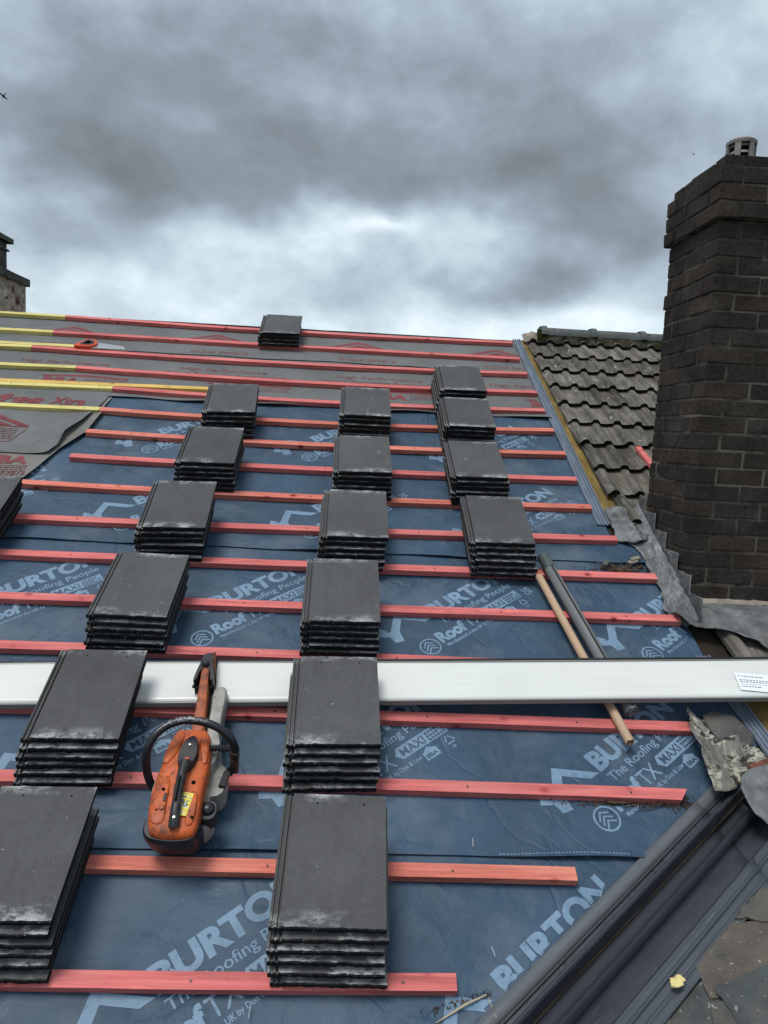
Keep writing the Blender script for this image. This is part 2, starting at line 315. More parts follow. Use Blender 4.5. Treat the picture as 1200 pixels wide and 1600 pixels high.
M['term'] = mat('flue_terminal_metal', (.30,.27,.25), .5, .4, .3, build=lambda k: (k.mul(k.noise(k.vec(), 14, 5), .6, 1.2), k.done()))
M['bird'] = mat('bird_dark_feathers', (.012,.012,.014), .8, .2)
M['hred'] = mat('handsaw_orange_rubber', (.62,.085,.035), .5, .3); M['blade'] = mat('handsaw_blade', (.42,.43,.44), .35, .5, .6)
M['chip'] = mat('splinter_pale', (.50,.40,.26), .9, .1); M['bark'] = mat('bark_and_dirt', (.075,.052,.035), .95, .05, build=lambda k: (k.mul(k.noise(k.vec(), 40, 4), .4, 1.9), k.done()))
M['foam'] = mat('yellow_scrap', (.72,.60,.27), .8, .1); M['terra'] = mat('terracotta', (.17,.075,.05), .9, .1, build=lambda k: (k.mul(k.noise(k.vec(), 20, 5), .5, 1.4), k.done()))
def f_lc(k):
    v = k.vec(rnd=False); k.mul(k.noise(v, 5, 6, .7), .4, 1.5); k.mix(k.step(k.noise(v, 2.6, 5, .6), .60, .66), (.20,.09,.07)); k.mix(k.m('MULTIPLY', k.step(k.noise(v, 11, 5, .7), .58, .66), .9), (.020,.018,.016))
    k.bump(k.noise(v, 9, 6, .75), 1, .06); k.done()
M['lchim'] = mat('crumbling_rendered_brick', (.52,.43,.35), .95, .05, build=f_lc)
M['lcap'] = mat('chimney_grey_render', (.085,.085,.075), .9, .1, build=f_lc.__class__ and (lambda k: (k.mul(k.noise(k.vec(rnd=False), 7, 5), .5, 1.5), k.bump(k.noise(k.vec(rnd=False), 20, 5), .6, .02), k.done())))

# ------------------------------------------------------------------ object helpers
def link(o, parent=None):
    C.objects.link(o)
    if parent is not None: o.parent = parent
    return o
def tag(o, label=None, cat=None, group=None, kind=None):
    if label: o['label'] = label
    if cat: o['category'] = cat
    if group: o['group'] = group
    if kind: o['kind'] = kind
    return o
def place(o, u=0, v=0, n=0, rz=0, rx=0, ry=0):
    o.matrix_basis = Matrix.Translation(W(u, v, n)) @ ROOF @ Matrix.Rotation(rz, 4, 'Z') @ Matrix.Rotation(ry, 4, 'Y') @ Matrix.Rotation(rx, 4, 'X'); return o
def empty(name, label, cat, group=None, u=None, v=0, n=0, rz=0, rx=0, ry=0):
    o = bpy.data.objects.new(name, None); o.empty_display_size = .1; link(o); tag(o, label, cat, group)
    if u is not None: place(o, u, v, n, rz, rx, ry)
    return o
class MB:
    "collects vertices and faces; build() links them as one mesh object"
    def __init__(s): s.v = []; s.f = []; s.m = []; s.a = []; s.cur = 0; s.r = 0.0
    def add(s, vs, fs):
        k = len(s.v); s.v += [tuple(x) for x in vs]
        for f in fs: s.f.append([k+i for i in f]); s.m.append(s.cur); s.a.append(s.r)
    def box(s, x0, x1, y0, y1, z0, z1, jit=0, mtx=None):
        vs = [Vector((x, y, z)) for z in (z0, z1) for y in (y0, y1) for x in (x0, x1)]
        if jit: vs = [p + Vector((random.uniform(-jit, jit), random.uniform(-jit, jit), random.uniform(-jit, jit))) for p in vs]
        if mtx is not None: vs = [mtx @ p for p in vs]
        s.add(vs, [(0,2,3,1), (4,5,7,6), (0,1,5,4), (2,6,7,3), (0,4,6,2), (1,3,7,5)])
    def tube(s, pts, rad, seg=12, cap=True, flat=1.0):
        pts = [Vector(p) for p in pts]; rr = rad if isinstance(rad, (list, tuple)) else [rad]*len(pts)
        rings = []; up = None
        for i, p in enumerate(pts):
            t = (pts[min(i+1, len(pts)-1)] - pts[max(i-1, 0)]).normalized()
            if up is None: up = Vector((0,0,1)) if abs(t.z) < .9 else Vector((1,0,0))
            a = t.cross(up).normalized(); b = a.cross(t).normalized(); up = b
            rings.append([p + a*math.cos(2*math.pi*j/seg)*rr[i] + b*math.sin(2*math.pi*j/seg)*rr[i]*flat for j in range(seg)])
        vs = [q for r in rings for q in r]; fs = []
        for i in range(len(rings)-1):
            for j in range(seg):
                k = (j+1) % seg; fs.append((i*seg+j, i*seg+k, (i+1)*seg+k, (i+1)*seg+j))
        if cap: fs.append(tuple(range(seg))[::-1]); fs.append(tuple((len(rings)-1)*seg+j for j in range(seg)))
        s.add(vs, fs)
    def loft(s, rings, cap=True):
        n = len(rings[0]); vs = [q for r in rings for q in r]; fs = []
        for i in range(len(rings)-1):
            for j in range(n):
                k = (j+1) % n; fs.append((i*n+j, i*n+k, (i+1)*n+k, (i+1)*n+j))
        if cap: fs.append(tuple(range(n))[::-1]); fs.append(tuple((len(rings)-1)*n+j for j in range(n)))
        s.add(vs, fs)
    def grid(s, nu, nv, fn, thick=0):
        vs = [fn(i/nu, j/nv) for j in range(nv+1) for i in range(nu+1)]
        s.add(vs, [(j*(nu+1)+i, j*(nu+1)+i+1, (j+1)*(nu+1)+i+1, (j+1)*(nu+1)+i) for j in range(nv) for i in range(nu)])
    def build(s, name, mats, parent=None, smooth=False, bevel=0, solid=0, attr=False, autosm=None, fix=True):
        me = bpy.data.meshes.new(name); me.from_pydata(s.v, [], s.f)
        if not isinstance(mats, (list, tuple)): mats = [mats]
        for m in mats: me.materials.append(m)
        me.polygons.foreach_set('material_index', s.m)
        if attr:
            a = me.attributes.new('rnd', 'FLOAT', 'FACE'); a.data.foreach_set('value', s.a)
        if fix:
            bm = bmesh.new(); bm.from_mesh(me); bmesh.ops.recalc_face_normals(bm, faces=bm.faces); bm.to_mesh(me); bm.free()
        if smooth: me.polygons.foreach_set('use_smooth', [True]*len(me.polygons))
        me.update(); o = bpy.data.objects.new(name, me); link(o, parent)
        if solid:
            md = o.modifiers.new('solid', 'SOLIDIFY'); md.thickness = solid; md.offset = -1
        if bevel:
            md = o.modifiers.new('bevel', 'BEVEL'); md.width = bevel; md.segments = 2; md.limit_method = 'ANGLE'; md.angle_limit = R_(35)
        if autosm:
            me.polygons.foreach_set('use_smooth', [True]*len(me.polygons))
            try: me.set_sharp_from_angle(angle=R_(autosm))
            except Exception: pass
        return o
def nse(x, y=0, z=0): return noise.noise(Vector((x, y, z)))

# ------------------------------------------------------------------ setting: ground, house
g = MB(); g.grid(40, 40, lambda a, b: (-1500+3000*a, -1500+3000*b, -6.2 + 0.5*nse(a*9, b*9)))
tag(g.build('ground', M['ground']), kind='structure')
VD = Vector((.785, .62)); VP_ = Vector((.62, -.785)); V0 = Vector((.415, -.12))   # valley line (left edge of the trough), its direction and the way across
def wv(u, v): return (u-V0.x)*VP_.x + (v-V0.y)*VP_.y
house = empty('house', 'house under repair carrying the stripped roof slope, with side slope of old slates', 'house'); place(house, 0, 0, 0); house.matrix_basis = Matrix.Identity(4)
def RW(pts): return [W(*p) for p in pts]
h = MB()
zt, zb = -.012, -.10
def vline(w, s): q = V0 + VP_*w + VD*s; return (q.x, q.y)
top = [(-5.5,-1.3), (vline(.10,-1.5)), (vline(.10,1.45)), (1.75,.62), (5.2,.62), (5.2,5.16), (-5.5,5.12)]
top = [tuple(p) for p in top]
vs = RW([(u, v, zt) for u, v in top] + [(u, v, zb) for u, v in top]); n_ = len(top)
h.add(vs, [tuple(range(n_)), tuple(range(n_, 2*n_))[::-1]] + [(i, (i+1) % n_, n_+(i+1) % n_, n_+i) for i in range(n_)])
h.build('roof_deck', M['deck'], house)
rY, rZ = W(0, 5.14, -.012).y, W(0, 5.14, -.012).z
h = MB(); h.add([(-5.5, rY+.12, rZ-.10), (5.2, rY+.12, rZ-.10), (5.2, rY+4.3, rZ-2.4), (-5.5, rY+4.3, rZ-2.4)], [(0,1,2,3)]); h.build('back_slope', M['old'], house, solid=.08)
h = MB(); h.add([(-5.4,-.9,-.62),(5.1,-.9,-.62),(5.1,8.4,-.62),(-5.4,8.4,-.62),(-5.4,-.9,-6.3),(5.1,-.9,-6.3),(5.1,8.4,-6.3),(-5.4,8.4,-6.3),(-5.4,rY,rZ-.14),(5.1,rY,rZ-.14)],
      [(0,1,5,4),(2,3,7,6),(1,5,6,2,9),(0,8,3,7,4)]); h.build('wall', M['wall'], house)

# ------------------------------------------------------------------ underlay sheets
def hb(u, v):
    "height of the felt over the rafters and battens"
    return -.004 + .0045*nse(u*1.6, v*1.9, 3) + .002*nse(u*5, v*6, 9) - .0035*math.sin(math.pi*((v/.31) % 1))**2*(.6+nse(u*.9, v*2, 5))
def sheet_h(u, v, v0, v1, k):
    t = max(0, min(1, (v-v0)/(v1-v0))); lip = math.exp(-(v-v0)/.05)*(max(0, nse(u*1.7, k*5.1, 1))*.034 + .003)
    return hb(u, v) + .0055*(1-t) + lip
def in_felt(u, v, m=0.0):
    if wv(u, v) > .05-m and v < .80: return False
    return True
def sheet(name, v0, v1, u0f, u1f, k, m, label, step=.035, wav=.006):
    b = MB(); nu = 150; nv = max(8, int((v1-v0)/step))
    def fn(a, c):
        v = v0 + (v1-v0)*c; u0 = u0f(v); u1 = u1f(v); u = u0+(u1-u0)*a
        vv = v + (1-c)**6*(wav*nse(u*2.2, k*3, 2)*2)
        return W(u, vv, sheet_h(u, vv, v0, v1, k))
    b.grid(nu, nv, fn)
    o = b.build(name, m, None, smooth=True, fix=False); tag(o, label, 'roofing felt', 'breathable roofing felt sheets'); return o
def right_blue(v):
    s = (v - V0.y)/VD.y; q = V0 + VD*s; uv = q.x + .012      # along the valley
    if v < .64: return uv
    if v < .80: return 1.39 + (v-.64)*1.5
    if v < 1.05: return 1.66
    if v < 2.2: return 1.63
    return edge_u(v) + .05
def edge_u(v): return 1.371 + (5.12-v)*.0095
blue0 = sheet('roofing_felt', -1.2, .50, lambda v: -3.2, right_blue, 0, M['blue'], 'blue printed roofing felt, lowest sheet, running off the bottom of the photo')
blue1 = sheet('roofing_felt', .365, 2.12, lambda v: -3.4, right_blue, 1, M['blue'], 'blue printed roofing felt, middle sheet, passing under the white board')
blue2 = sheet('roofing_felt', 1.985, 3.78, lambda v: -3.4, right_blue, 2, M['blue'], 'blue printed roofing felt, upper blue sheet, tucked under the grey felt')
grey0 = sheet('roofing_felt', 3.62, 4.56, lambda v: -4.6, lambda v: edge_u(v)+.02, 3, M['grey'], 'grey felt with red print, lower of the two full-width grey sheets', wav=.02)
grey1 = sheet('roofing_felt', 4.43, 5.14, lambda v: -4.6, lambda v: edge_u(v)+.02, 4, M['grey'], 'grey felt with red print, topmost sheet along the ridge', wav=.02)
rd = MB(); rd.grid(60, 4, lambda a, c: W(-4.6+6.0*a, 5.12, .004) + Vector((0, .12*c, .004*math.sin(c*3.1)+.003*nse(a*30, c, 1)-.09*c*c)))
rd.build('ridge_fold', M['grey'], grey1, smooth=True, fix=False)

# torn-back grey flaps at the left
def interp(tab, x):
    for (a, b), (c, d_) in zip(tab, tab[1:]):
        if a <= x <= c: return b + (d_-b)*(x-a)/(c-a)
    return tab[0][1] if x < tab[0][0] else tab[-1][1]
def flap(tab, v0, v1, base, label, curl):
    b = MB()
    def fn(a, c):
        v = v0+(v1-v0)*c; ur = interp(tab, v); u = -3.4 + (ur+3.4)*a
        vv = v if c > .01 else v0 + .03*nse(u*2, base*900)
        d_ = ur - u; n = sheet_h(u, v, 1.985, 3.78, 2) + base + .006*nse(u*3, v*4, 7)
        n += curl*math.exp(-d_/.045)*(.55+.9*abs(nse(v*3.1, 4.4, base*50)))*min(1, (3.6-v)*3+.05)
        n += .012*math.exp(-(v-v0)/.04)*max(0, nse(u*3, 8, 1))
        return W(u, vv, n)
    b.grid(110, 34, fn); o = b.build('roofing_felt', M['grey'] if base > .01 else M['greyfold'], None, smooth=True, fix=False, solid=0)
    tag(o, label, 'roofing felt', 'breathable roofing felt sheets'); return o
flapb = flap([(2.45,-1.885),(2.526,-1.861),(2.633,-1.83),(2.86,-1.79),(3.07,-1.697),(3.338,-1.679),(3.47,-1.70),(3.7,-1.70)], 2.44, 3.70, .005, 'grey felt strip showing under the turned-back flap, beside cut-off tile stack at left edge', .028)
flapa = flap([(2.80,-1.83),(2.875,-1.80),(3.04,-1.811),(3.21,-1.763),(3.377,-1.742),(3.45,-1.724),(3.7,-1.72)], 2.81, 3.70, .013, 'grey felt flap marked with big red lettering, curling up at its cut right edge', .035)

# --- printing on the felt (lettering converted to mesh, laid on the sheet)
def text_geo(s, size, bold=0., shear=0., sx=1.0, res=4):
    cu = bpy.data.curves.new('t', 'FONT'); cu.body = s; cu.size = size; cu.offset = bold; cu.resolution_u = res; cu.shear = shear
    o = bpy.data.objects.new('t', cu); C.objects.link(o)
    me = bpy.data.meshes.new_from_object(o.evaluated_get(bpy.context.evaluated_depsgraph_get()))
    vs = [(v.co.x*sx, v.co.y) for v in me.vertices]; fs = [tuple(p.vertices) for p in me.polygons]
    bpy.data.objects.remove(o); bpy.data.curves.remove(cu); bpy.data.meshes.remove(me)
    return vs, fs
def fit(g, x, y, w=None, rot=0):
    vs, fs = g
    if w:
        x0 = min(p[0] for p in vs); x1 = max(p[0] for p in vs); k = w/(x1-x0); vs = [((p[0]-x0)*k, p[1]) for p in vs]
    c, s = math.cos(rot), math.sin(rot)
    return [(x+c*p[0]-s*p[1], y+s*p[0]+c*p[1]) for p in vs], fs
def ring(cx, cy, r0, r1, n=28):
    vs = [(cx+r*math.cos(2*math.pi*i/n), cy+r*math.sin(2*math.pi*i/n)) for r in (r0, r1) for i in range(n)]
    return vs, [(i, (i+1) % n, n+(i+1) % n, n+i) for i in range(n)]
def poly(*p): return list(p), [tuple(range(len(p)))]
def line(x0, y0, x1, y1, w):
    d_ = Vector((x1-x0, y1-y0)).normalized(); q = Vector((-d_.y, d_.x))*w/2
    return poly((x0-q.x, y0-q.y), (x1-q.x, y1-q.y), (x1+q.x, y1+q.y), (x0+q.x, y0+q.y))
BLK = []
BLK.append(fit(text_geo('BURTON', .112, .0052), .143, .138, .50))
BLK.append(fit(text_geo('The Roofing People', .052, .0006), .150, .078, .46))
BLK.append(fit(text_geo('Roof', .088, .0046), .062, -.012, .165))
BLK.append(fit(text_geo('TX', .088, .0004), .235, -.012, .10))
BLK.append(fit(text_geo('Manufactured in the UK by Don & Low', .027, .0006), .072, -.045, .36))
BLK.append(fit(text_geo('UK', .034, .0010), .628, .010)); BLK.append(fit(text_geo('CA', .034, .0010), .628, -.016))
BLK.append(ring(0, 0, .050, .0425))
for k in (-.016, .003, .022):
    BLK.append(line(-.030, k-.016, -.002, k+.010, .0065)); BLK.append(line(-.005, k+.010, .024, k-.010, .0065))
# angular roof-shaped mark
BLK.append(poly((.001,.259), (.137,.135), (.088,.137), (.006,.212), (-.052,.155), (-.07,.095), (-.112,.107), (-.112,.175), (-.086,.178)))
BLK.append(poly((-.116,.150), (-.152,.176), (-.122,.222), (-.098,.190)))
# tag with dark letters MAXI cut out of a pale lozenge: pale plate, letters laid on top in felt blue
PLATE = poly((.352,.022), (.372,.050), (.600,.050), (.600,-.006), (.372,-.006))
BLK.append(PLATE)
DRK = [fit(text_geo('MAXI', .052, .0004), .378, .004, .115)]
for i in range(6):
    for j in range(3):
        if random.random() < .72: DRK.append(poly((.508+i*.0145, -.001+j*.016), (.518+i*.0145, -.001+j*.016), (.518+i*.0145, .009+j*.016), (.508+i*.0145, .009+j*.016)))
# house mark of the certificate and the recycling triangle
BLK.append(poly((.435,-.035), (.475,-.012), (.515,-.035), (.508,-.035), (.508,-.066), (.442,-.066), (.442,-.035)))
DRK.append(fit(text_geo('BBA', .024, .0008), .449, -.058, .052))
for a in range(3):
    t0 = R_(90+120*a); t1 = R_(90+120*(a+1)); cx, cy, r = .572, -.040, .028
    p0 = (cx+r*math.cos(t0), cy+r*math.sin(t0)); p1 = (cx+r*math.cos(t1), cy+r*math.sin(t1))
    q0 = (p0[0]*.86+p1[0]*.14, p0[1]*.86+p1[1]*.14); q1 = (p0[0]*.2+p1[0]*.8, p0[1]*.2+p1[1]*.8); BLK.append(line(*q0, *q1, .0065))
BLK.append(fit(text_geo('PP', .016, .0006), .562, -.080))
def print_on(parent, name, geos, mtl, hfun, keep=lambda u, v: True, lift=.0014, cut=.03):
    bm = bmesh.new()
    for vs, fs in geos:
        bv = [bm.verts.new((p[0], p[1], 0)) for p in vs]
        for f in fs:
            try: bm.faces.new([bv[i] for i in f])
            except ValueError: pass
    bmesh.ops.triangulate(bm, faces=bm.faces)
    for _ in range(3):
        es = [e for e in bm.edges if e.calc_length() > cut]
        if not es: break
        bmesh.ops.subdivide_edges(bm, edges=es, cuts=1); bmesh.ops.triangulate(bm, faces=bm.faces)
    dead = [f for f in bm.faces if not keep(f.calc_center_median().x, f.calc_center_median().y)]
    bmesh.ops.delete(bm, geom=dead, context='FACES')
    if not bm.faces: bm.free(); return None
    for f in bm.faces:
        if f.normal.z < 0: f.normal_flip()
    for v in bm.verts:
        v.co = W(v.co.x, v.co.y, hfun(v.co.x, v.co.y) + lift)
    me = bpy.data.meshes.new(name); bm.to_mesh(me); bm.free(); me.materials.append(mtl)
    o = bpy.data.objects.new(name, me); link(o, parent); return o
def xf(geos, u, v, rot, k=1):
    c, s = math.cos(rot)*k, math.sin(rot)*k
    return [([(u+c*x-s*y, v+s*x+c*y) for x, y in vs], fs) for vs, fs in geos]
ROT = R_(38)
def do_prints(sheet_o, v0, v1, k, spots, vmax):
    hf = lambda u, v: sheet_h(u, v, v0, v1, k)
    kp = lambda u, v: v < vmax and v > v0+.01 and (wv(u, v) < -.004 or v > .70) and u < right_blue(v)-.03 and u > -3.1
    for (u, v) in spots:
        o = print_on(sheet_o, 'printed_lettering', xf(BLK, u, v, ROT), M['bprint'], hf, kp)
        if o: print_on(o, 'cut_out_letters', xf(DRK, u, v, ROT), M['blue'], hf, kp, .0022)
do_prints(blue0, -1.2, .50, 0, [(-.51+1.0*i, -.255) for i in (-1, 0, 1)], .365)
do_prints(blue1, .365, 2.12, 1, [(.958+1.012*i, .512) for i in (-2,-1,0)] + [(.382+1.012*i, 1.33) for i in (-2,-1,0,1)], 1.98)
do_prints(blue2, 1.985, 3.78, 2, [(-.205+1.0*i, 2.135) for i in (-2,-1,0,1)] + [(-.275+.99*i, 2.935) for i in (-1,0,1)], 3.60)

LOGO = [poly((-.24,0), (-.02,.125), (.02,.125), (.24,0), (.17,0), (.0,.095), (-.165,.0)), poly((-.10,.0), (.0,.068), (.13,.0)), line(-.24,-.014,.24,-.014,.012)]
def small_lines(w, nl):
    gs = []
    for j in range(nl):
        x = 0
        while x < w:
            l = random.uniform(.012, .04); gs.append(poly((x, -j*.02), (min(w, x+l), -j*.02), (min(w, x+l), -j*.02+.008), (x, -j*.02+.008))); x += l+.007
    return gs
HP = [fit(text_geo('High Performance', .075, .0016), .12, .065, .66), fit(text_geo('Vapour Permeable Roof Underlay', .075, .0016), 0, -.02, .98)]
TEL = [fit(text_geo('01246 297816', .072, .0018), 0, 0, .46)]
BBA = [fit(text_geo('BBA', .135, .006), 0, 0, .27)]
hg0 = lambda u, v: sheet_h(u, v, 3.62, 4.56, 3); hg1 = lambda u, v: sheet_h(u, v, 4.43, 5.14, 4)
def keepg(v0, v1): return lambda u, v: v0+.005 < v < v1 and u < edge_u(v)-.01
rot_ = R_(-1)
k0, k1 = keepg(3.64, 4.42), keepg(4.45, 5.12)
for i in range(-2, 3):
    for q_ in HP:
        print_on(grey0, 'printed_line', xf([q_], -.28+1.19*i, 4.085, rot_), M['rprint2'], hg0, k0)
        print_on(grey1, 'printed_line', xf([q_], -.34+1.19*i, 5.065, rot_, .9), M['rprint2'], hg1, k1)
    print_on(grey1, 'printed_roof_mark', xf(LOGO, .0+1.19*i, 4.765, rot_), M['rprint'], hg1, k1)
    print_on(grey1, 'printed_number', xf(TEL, -.15+1.19*i, 4.485, rot_), M['rprint2'], hg1, k1)
    print_on(grey0, 'printed_letters', xf(BBA, .11+1.19*i, 3.812, rot_) , M['rprint'], hg0, k0)
    print_on(grey0, 'printed_small_lines', xf(small_lines(.30, 4), .40+1.19*i, 3.895, rot_), M['rprint2'], hg0, k0)
    print_on(grey0, 'printed_band', xf([poly((-.02,.115), (.30,.135), (.60,.115), (.60,.137), (.30,.165), (-.02,.137))], .11+1.19*i, 3.80, rot_), M['rprint'], hg0, k0)
# big words on the flap
def hfa(u, v):
    ur = interp([(2.80,-1.83),(2.875,-1.80),(3.04,-1.811),(3.21,-1.763),(3.377,-1.742),(3.45,-1.724),(3.7,-1.72)], v)
    return sheet_h(u, v, 1.985, 3.78, 2) + .013 + .006*nse(u*3, v*4, 7) + .035*math.exp(-(ur-u)/.045)*(.55+.9*abs(nse(v*3.1, 4.4, .65)))*min(1, (3.6-v)*3+.05)
def hfb(u, v):
    ur = interp([(2.45,-1.885),(2.526,-1.861),(2.633,-1.83),(2.86,-1.79),(3.07,-1.697)], v)
    return sheet_h(u, v, 1.985, 3.78, 2) + .005 + .006*nse(u*3, v*4, 7) + .028*math.exp(-(ur-u)/.045)*(.55+.9*abs(nse(v*3.1, 4.4, .25)))
for nm_, g_ in (('printed_word', [fit(text_geo('free', .165, .006, .35), -2.455, 3.455, .33)]), ('printed_word', [fit(text_geo('Xtra', .155, .0035, .12), -2.075, 3.455, .235)]), ('printed_roof_mark', xf(LOGO, -2.31, 3.13, 0))):
    print_on(flapa, nm_, g_, M['rprint'], hfa, lambda u, v: u < -1.80, .003)
print_on(flapa, 'fine_print', xf(small_lines(.36, 7), -2.48, 3.08, 0) + [line(-2.5,2.93,-2.12,2.93,.006), line(-2.12,2.93,-2.07,3.09,.006)], M['rprint2'], hfa, lambda u, v: True, .003)
print_on(flapb, 'printed_letters', [fit(text_geo('BBA', .12, .005), -2.19, 2.69, .27)], M['rprint'], hfb, lambda u, v: u < -1.86, .003); print_on(flapb, 'printed_number', [fit(text_geo('01246 297816', .06, .001), -2.22, 2.555, .34)], M['rprint2'], hfb, lambda u, v: u < -1.86, .003)
print_on(flapb, 'fine_print', xf(small_lines(.30, 4), -2.20, 2.66, 0), M['rprint2'], hfb, lambda u, v: u < -1.87, .003)

# ------------------------------------------------------------------ battens
def batten(pts, m, label, cutR=0, cutL=0, n0=.001, wd=.046, th=.030, name='roof_batten', group='red battens across the roof', jig=.0015):
    (ua, va), (ub, vb) = pts[0], pts[-1]; L_ = math.hypot(ub-ua, vb-va); a = math.atan2(vb-va, ub-ua)
    b = MB(); ns = max(3, int(L_/.10)); rings = []; sd = random.random()*50
    mid = 0
    if len(pts) == 3:
        t = ((pts[1][0]-ua)*math.cos(a)+(pts[1][1]-va)*math.sin(a))/L_; off = -(pts[1][0]-ua)*math.sin(a)+(pts[1][1]-va)*math.cos(a)
        mid = off/max(.15, 4*t*(1-t))
    for i in range(ns+1):
        t = i/ns; x = t*L_; bow = mid*4*t*(1-t)*.8 + jig*nse(x*1.3, sd); lift = .0012*nse(x*1.1, sd, 5)
        w_ = wd + .001*nse(x*3, sd, 2); xt = 0; 
        xr = [0, 0, 0, 0]
        if i == ns and cutR: xr = [-cutR, 0, 0, -cutR]
        if i == 0 and cutL: xr = [cutL, 0, 0, cutL]
        rings.append([(x+xr[0], -w_+bow, 0), (x+xr[1], bow, 0), (x+xr[2], bow, th+lift), (x+xr[3], -w_+bow+.0008*nse(x*20, sd), th+lift)])
    b.loft(rings, cap=False); b.cur = 1
    k = (ns)*4; b.f.append([3,2,1,0]); b.m.append(1); b.a.append(0); b.f.append([k,k+1,k+2,k+3]); b.m.append(1); b.a.append(0)
    b.cur = 2; x = .13 + (sd*7 % 1)*.3
    while x < L_-.03:
        t = x/L_; yc = -wd*.5+mid*4*t*(1-t)*.8 + .004*nse(x*9, sd); q = [(x+.0042*math.cos(a_*math.pi/4), yc+.0042*math.sin(a_*math.pi/4), th+.0022) for a_ in range(8)]
        b.add(q, [tuple(range(8))]); x += .60
    o = b.build(name, [m, M['rawend'], M['nail']], bevel=0); place(o, ua, va, n0, a); tag(o, label, 'batten', group); return o
bat = {0: ([(-1.75,.0),(.229,-.007),(.363,-.005)],'red'), 1: ([(-1.75,.326),(.243,.321),(.79,.318)],'orange'), 2: ([(-1.75,.618),(.209,.634),(1.281,.621)],'red'),
 3: ([(-1.85,.937),(.166,.937),(1.407,.93)],'red'), 4: ([(-1.9,1.243),(.168,1.248),(1.12,1.235)],'red'), 5: ([(-2.0,1.545),(.174,1.559),(1.591,1.566)],'red'),
 6: ([(-2.2,1.861),(.178,1.861),(1.578,1.876)],'red'), 7: ([(-2.4,2.164),(.213,2.161),(1.463,2.192)],'red'), 8: ([(-1.857,2.485),(.219,2.462),(1.397,2.494)],'orange'),
 9: ([(-1.689,2.794),(.26,2.771),(1.381,2.795)],'red'), 10: ([(-1.694,3.10),(.235,3.064),(1.383,3.112)],'orange'), 11: ([(-1.704,3.405),(.237,3.362),(1.373,3.429)],'orange'),
 12: ([(-1.717,3.736),(.261,3.674),(1.371,3.733)],'red'), 13: ([(-2.076,4.048),(.254,3.989),(1.372,4.035)],'red'), 14: ([(-2.526,4.383),(.261,4.327),(1.36,4.379)],'red'),
 15: ([(-2.477,4.707),(.268,4.677),(1.349,4.678)],'red'), 16: ([(-2.504,5.066),(.274,5.001),(1.347,5.035)],'red')}
ordn = ['lowest','second','third','fourth','fifth','sixth','seventh','eighth','ninth','tenth','eleventh','twelfth','thirteenth','fourteenth','fifteenth','sixteenth','topmost']
desc = {0: 'lowest red batten, ending short right of the middle tile row at photo bottom', 1: 'second batten up, orange-red, with splintered edge just below the orange saw',
 2: 'third red batten up, with mitred right end lying over debris', 3: 'fourth red batten up, just below the white board, right end under lead scrap',
 4: 'fifth red batten up, disappearing under the upper edge of the white board', 16: 'topmost red batten, running just under the ridge'}
for k, (pts, c) in bat.items():
    lb = desc.get(k) or ('%s %s batten up from the bottom of the roof' % (ordn[k], 'orange-red' if c == 'orange' else 'red'))
    batten(pts, M[c], lb, cutR=.035 if k == 2 else 0)
yd = {11: ([(-3.4,3.385),(-1.707,3.405)], 'pale yellow batten lying over the big red lettering, lowest yellow one'), 12: ([(-3.4,3.69),(-1.72,3.736)], 'pale yellow batten end beside the twelfth red batten, under the loose amber one'),
 13: ([(-3.6,4.02),(-2.079,4.048)], 'pale yellow batten above the small letters BBA at left, third row of yellow up'), 14: ([(-3.8,4.36),(-2.529,4.383)], 'short yellow batten end just below the handsaw'),
 15: ([(-3.9,4.70),(-2.480,4.707)], 'pale yellow batten end, second row below the ridge at left'), 16: ([(-4.2,5.09),(-2.507,5.066)], 'pale yellow batten end nearest the ridge at left')}
for k, (pts, lb) in yd.items(): batten(pts, M['yellow'], lb, group='yellow battens at the left', name='roof_batten')
batten([(-3.7,4.432),(-2.214,4.438)], M['yellow'], 'loose yellow batten ending at the handsaw handle', group='yellow battens at the left')
batten([(-3.5,3.745),(-1.06,3.800)], M['amber'], 'long loose amber batten ending behind the uppermost left tile stack', group='yellow battens at the left')
# felt edge staples and splinter
sp = MB()
for i in range(7):
    x = -.30+random.uniform(-.09,.12); y = .283+random.uniform(-.002,.003); a = random.uniform(-.5,.3); l = random.uniform(.02,.06)
    p0 = Vector((x, y, .021)); p1 = p0+Vector((l*math.cos(a), l*math.sin(a)*.4-.004, random.uniform(-.004,.004))); q = (p0+p1)/2+Vector((0,.003,.002)); sp.tube([W(*p0), W(*q), W(*p1)], [.0006,.0018,.0004], 5)
tag(sp.build('splinters', M['chip']), 'pale splinters torn from the batten edge below the saw', 'splinters')

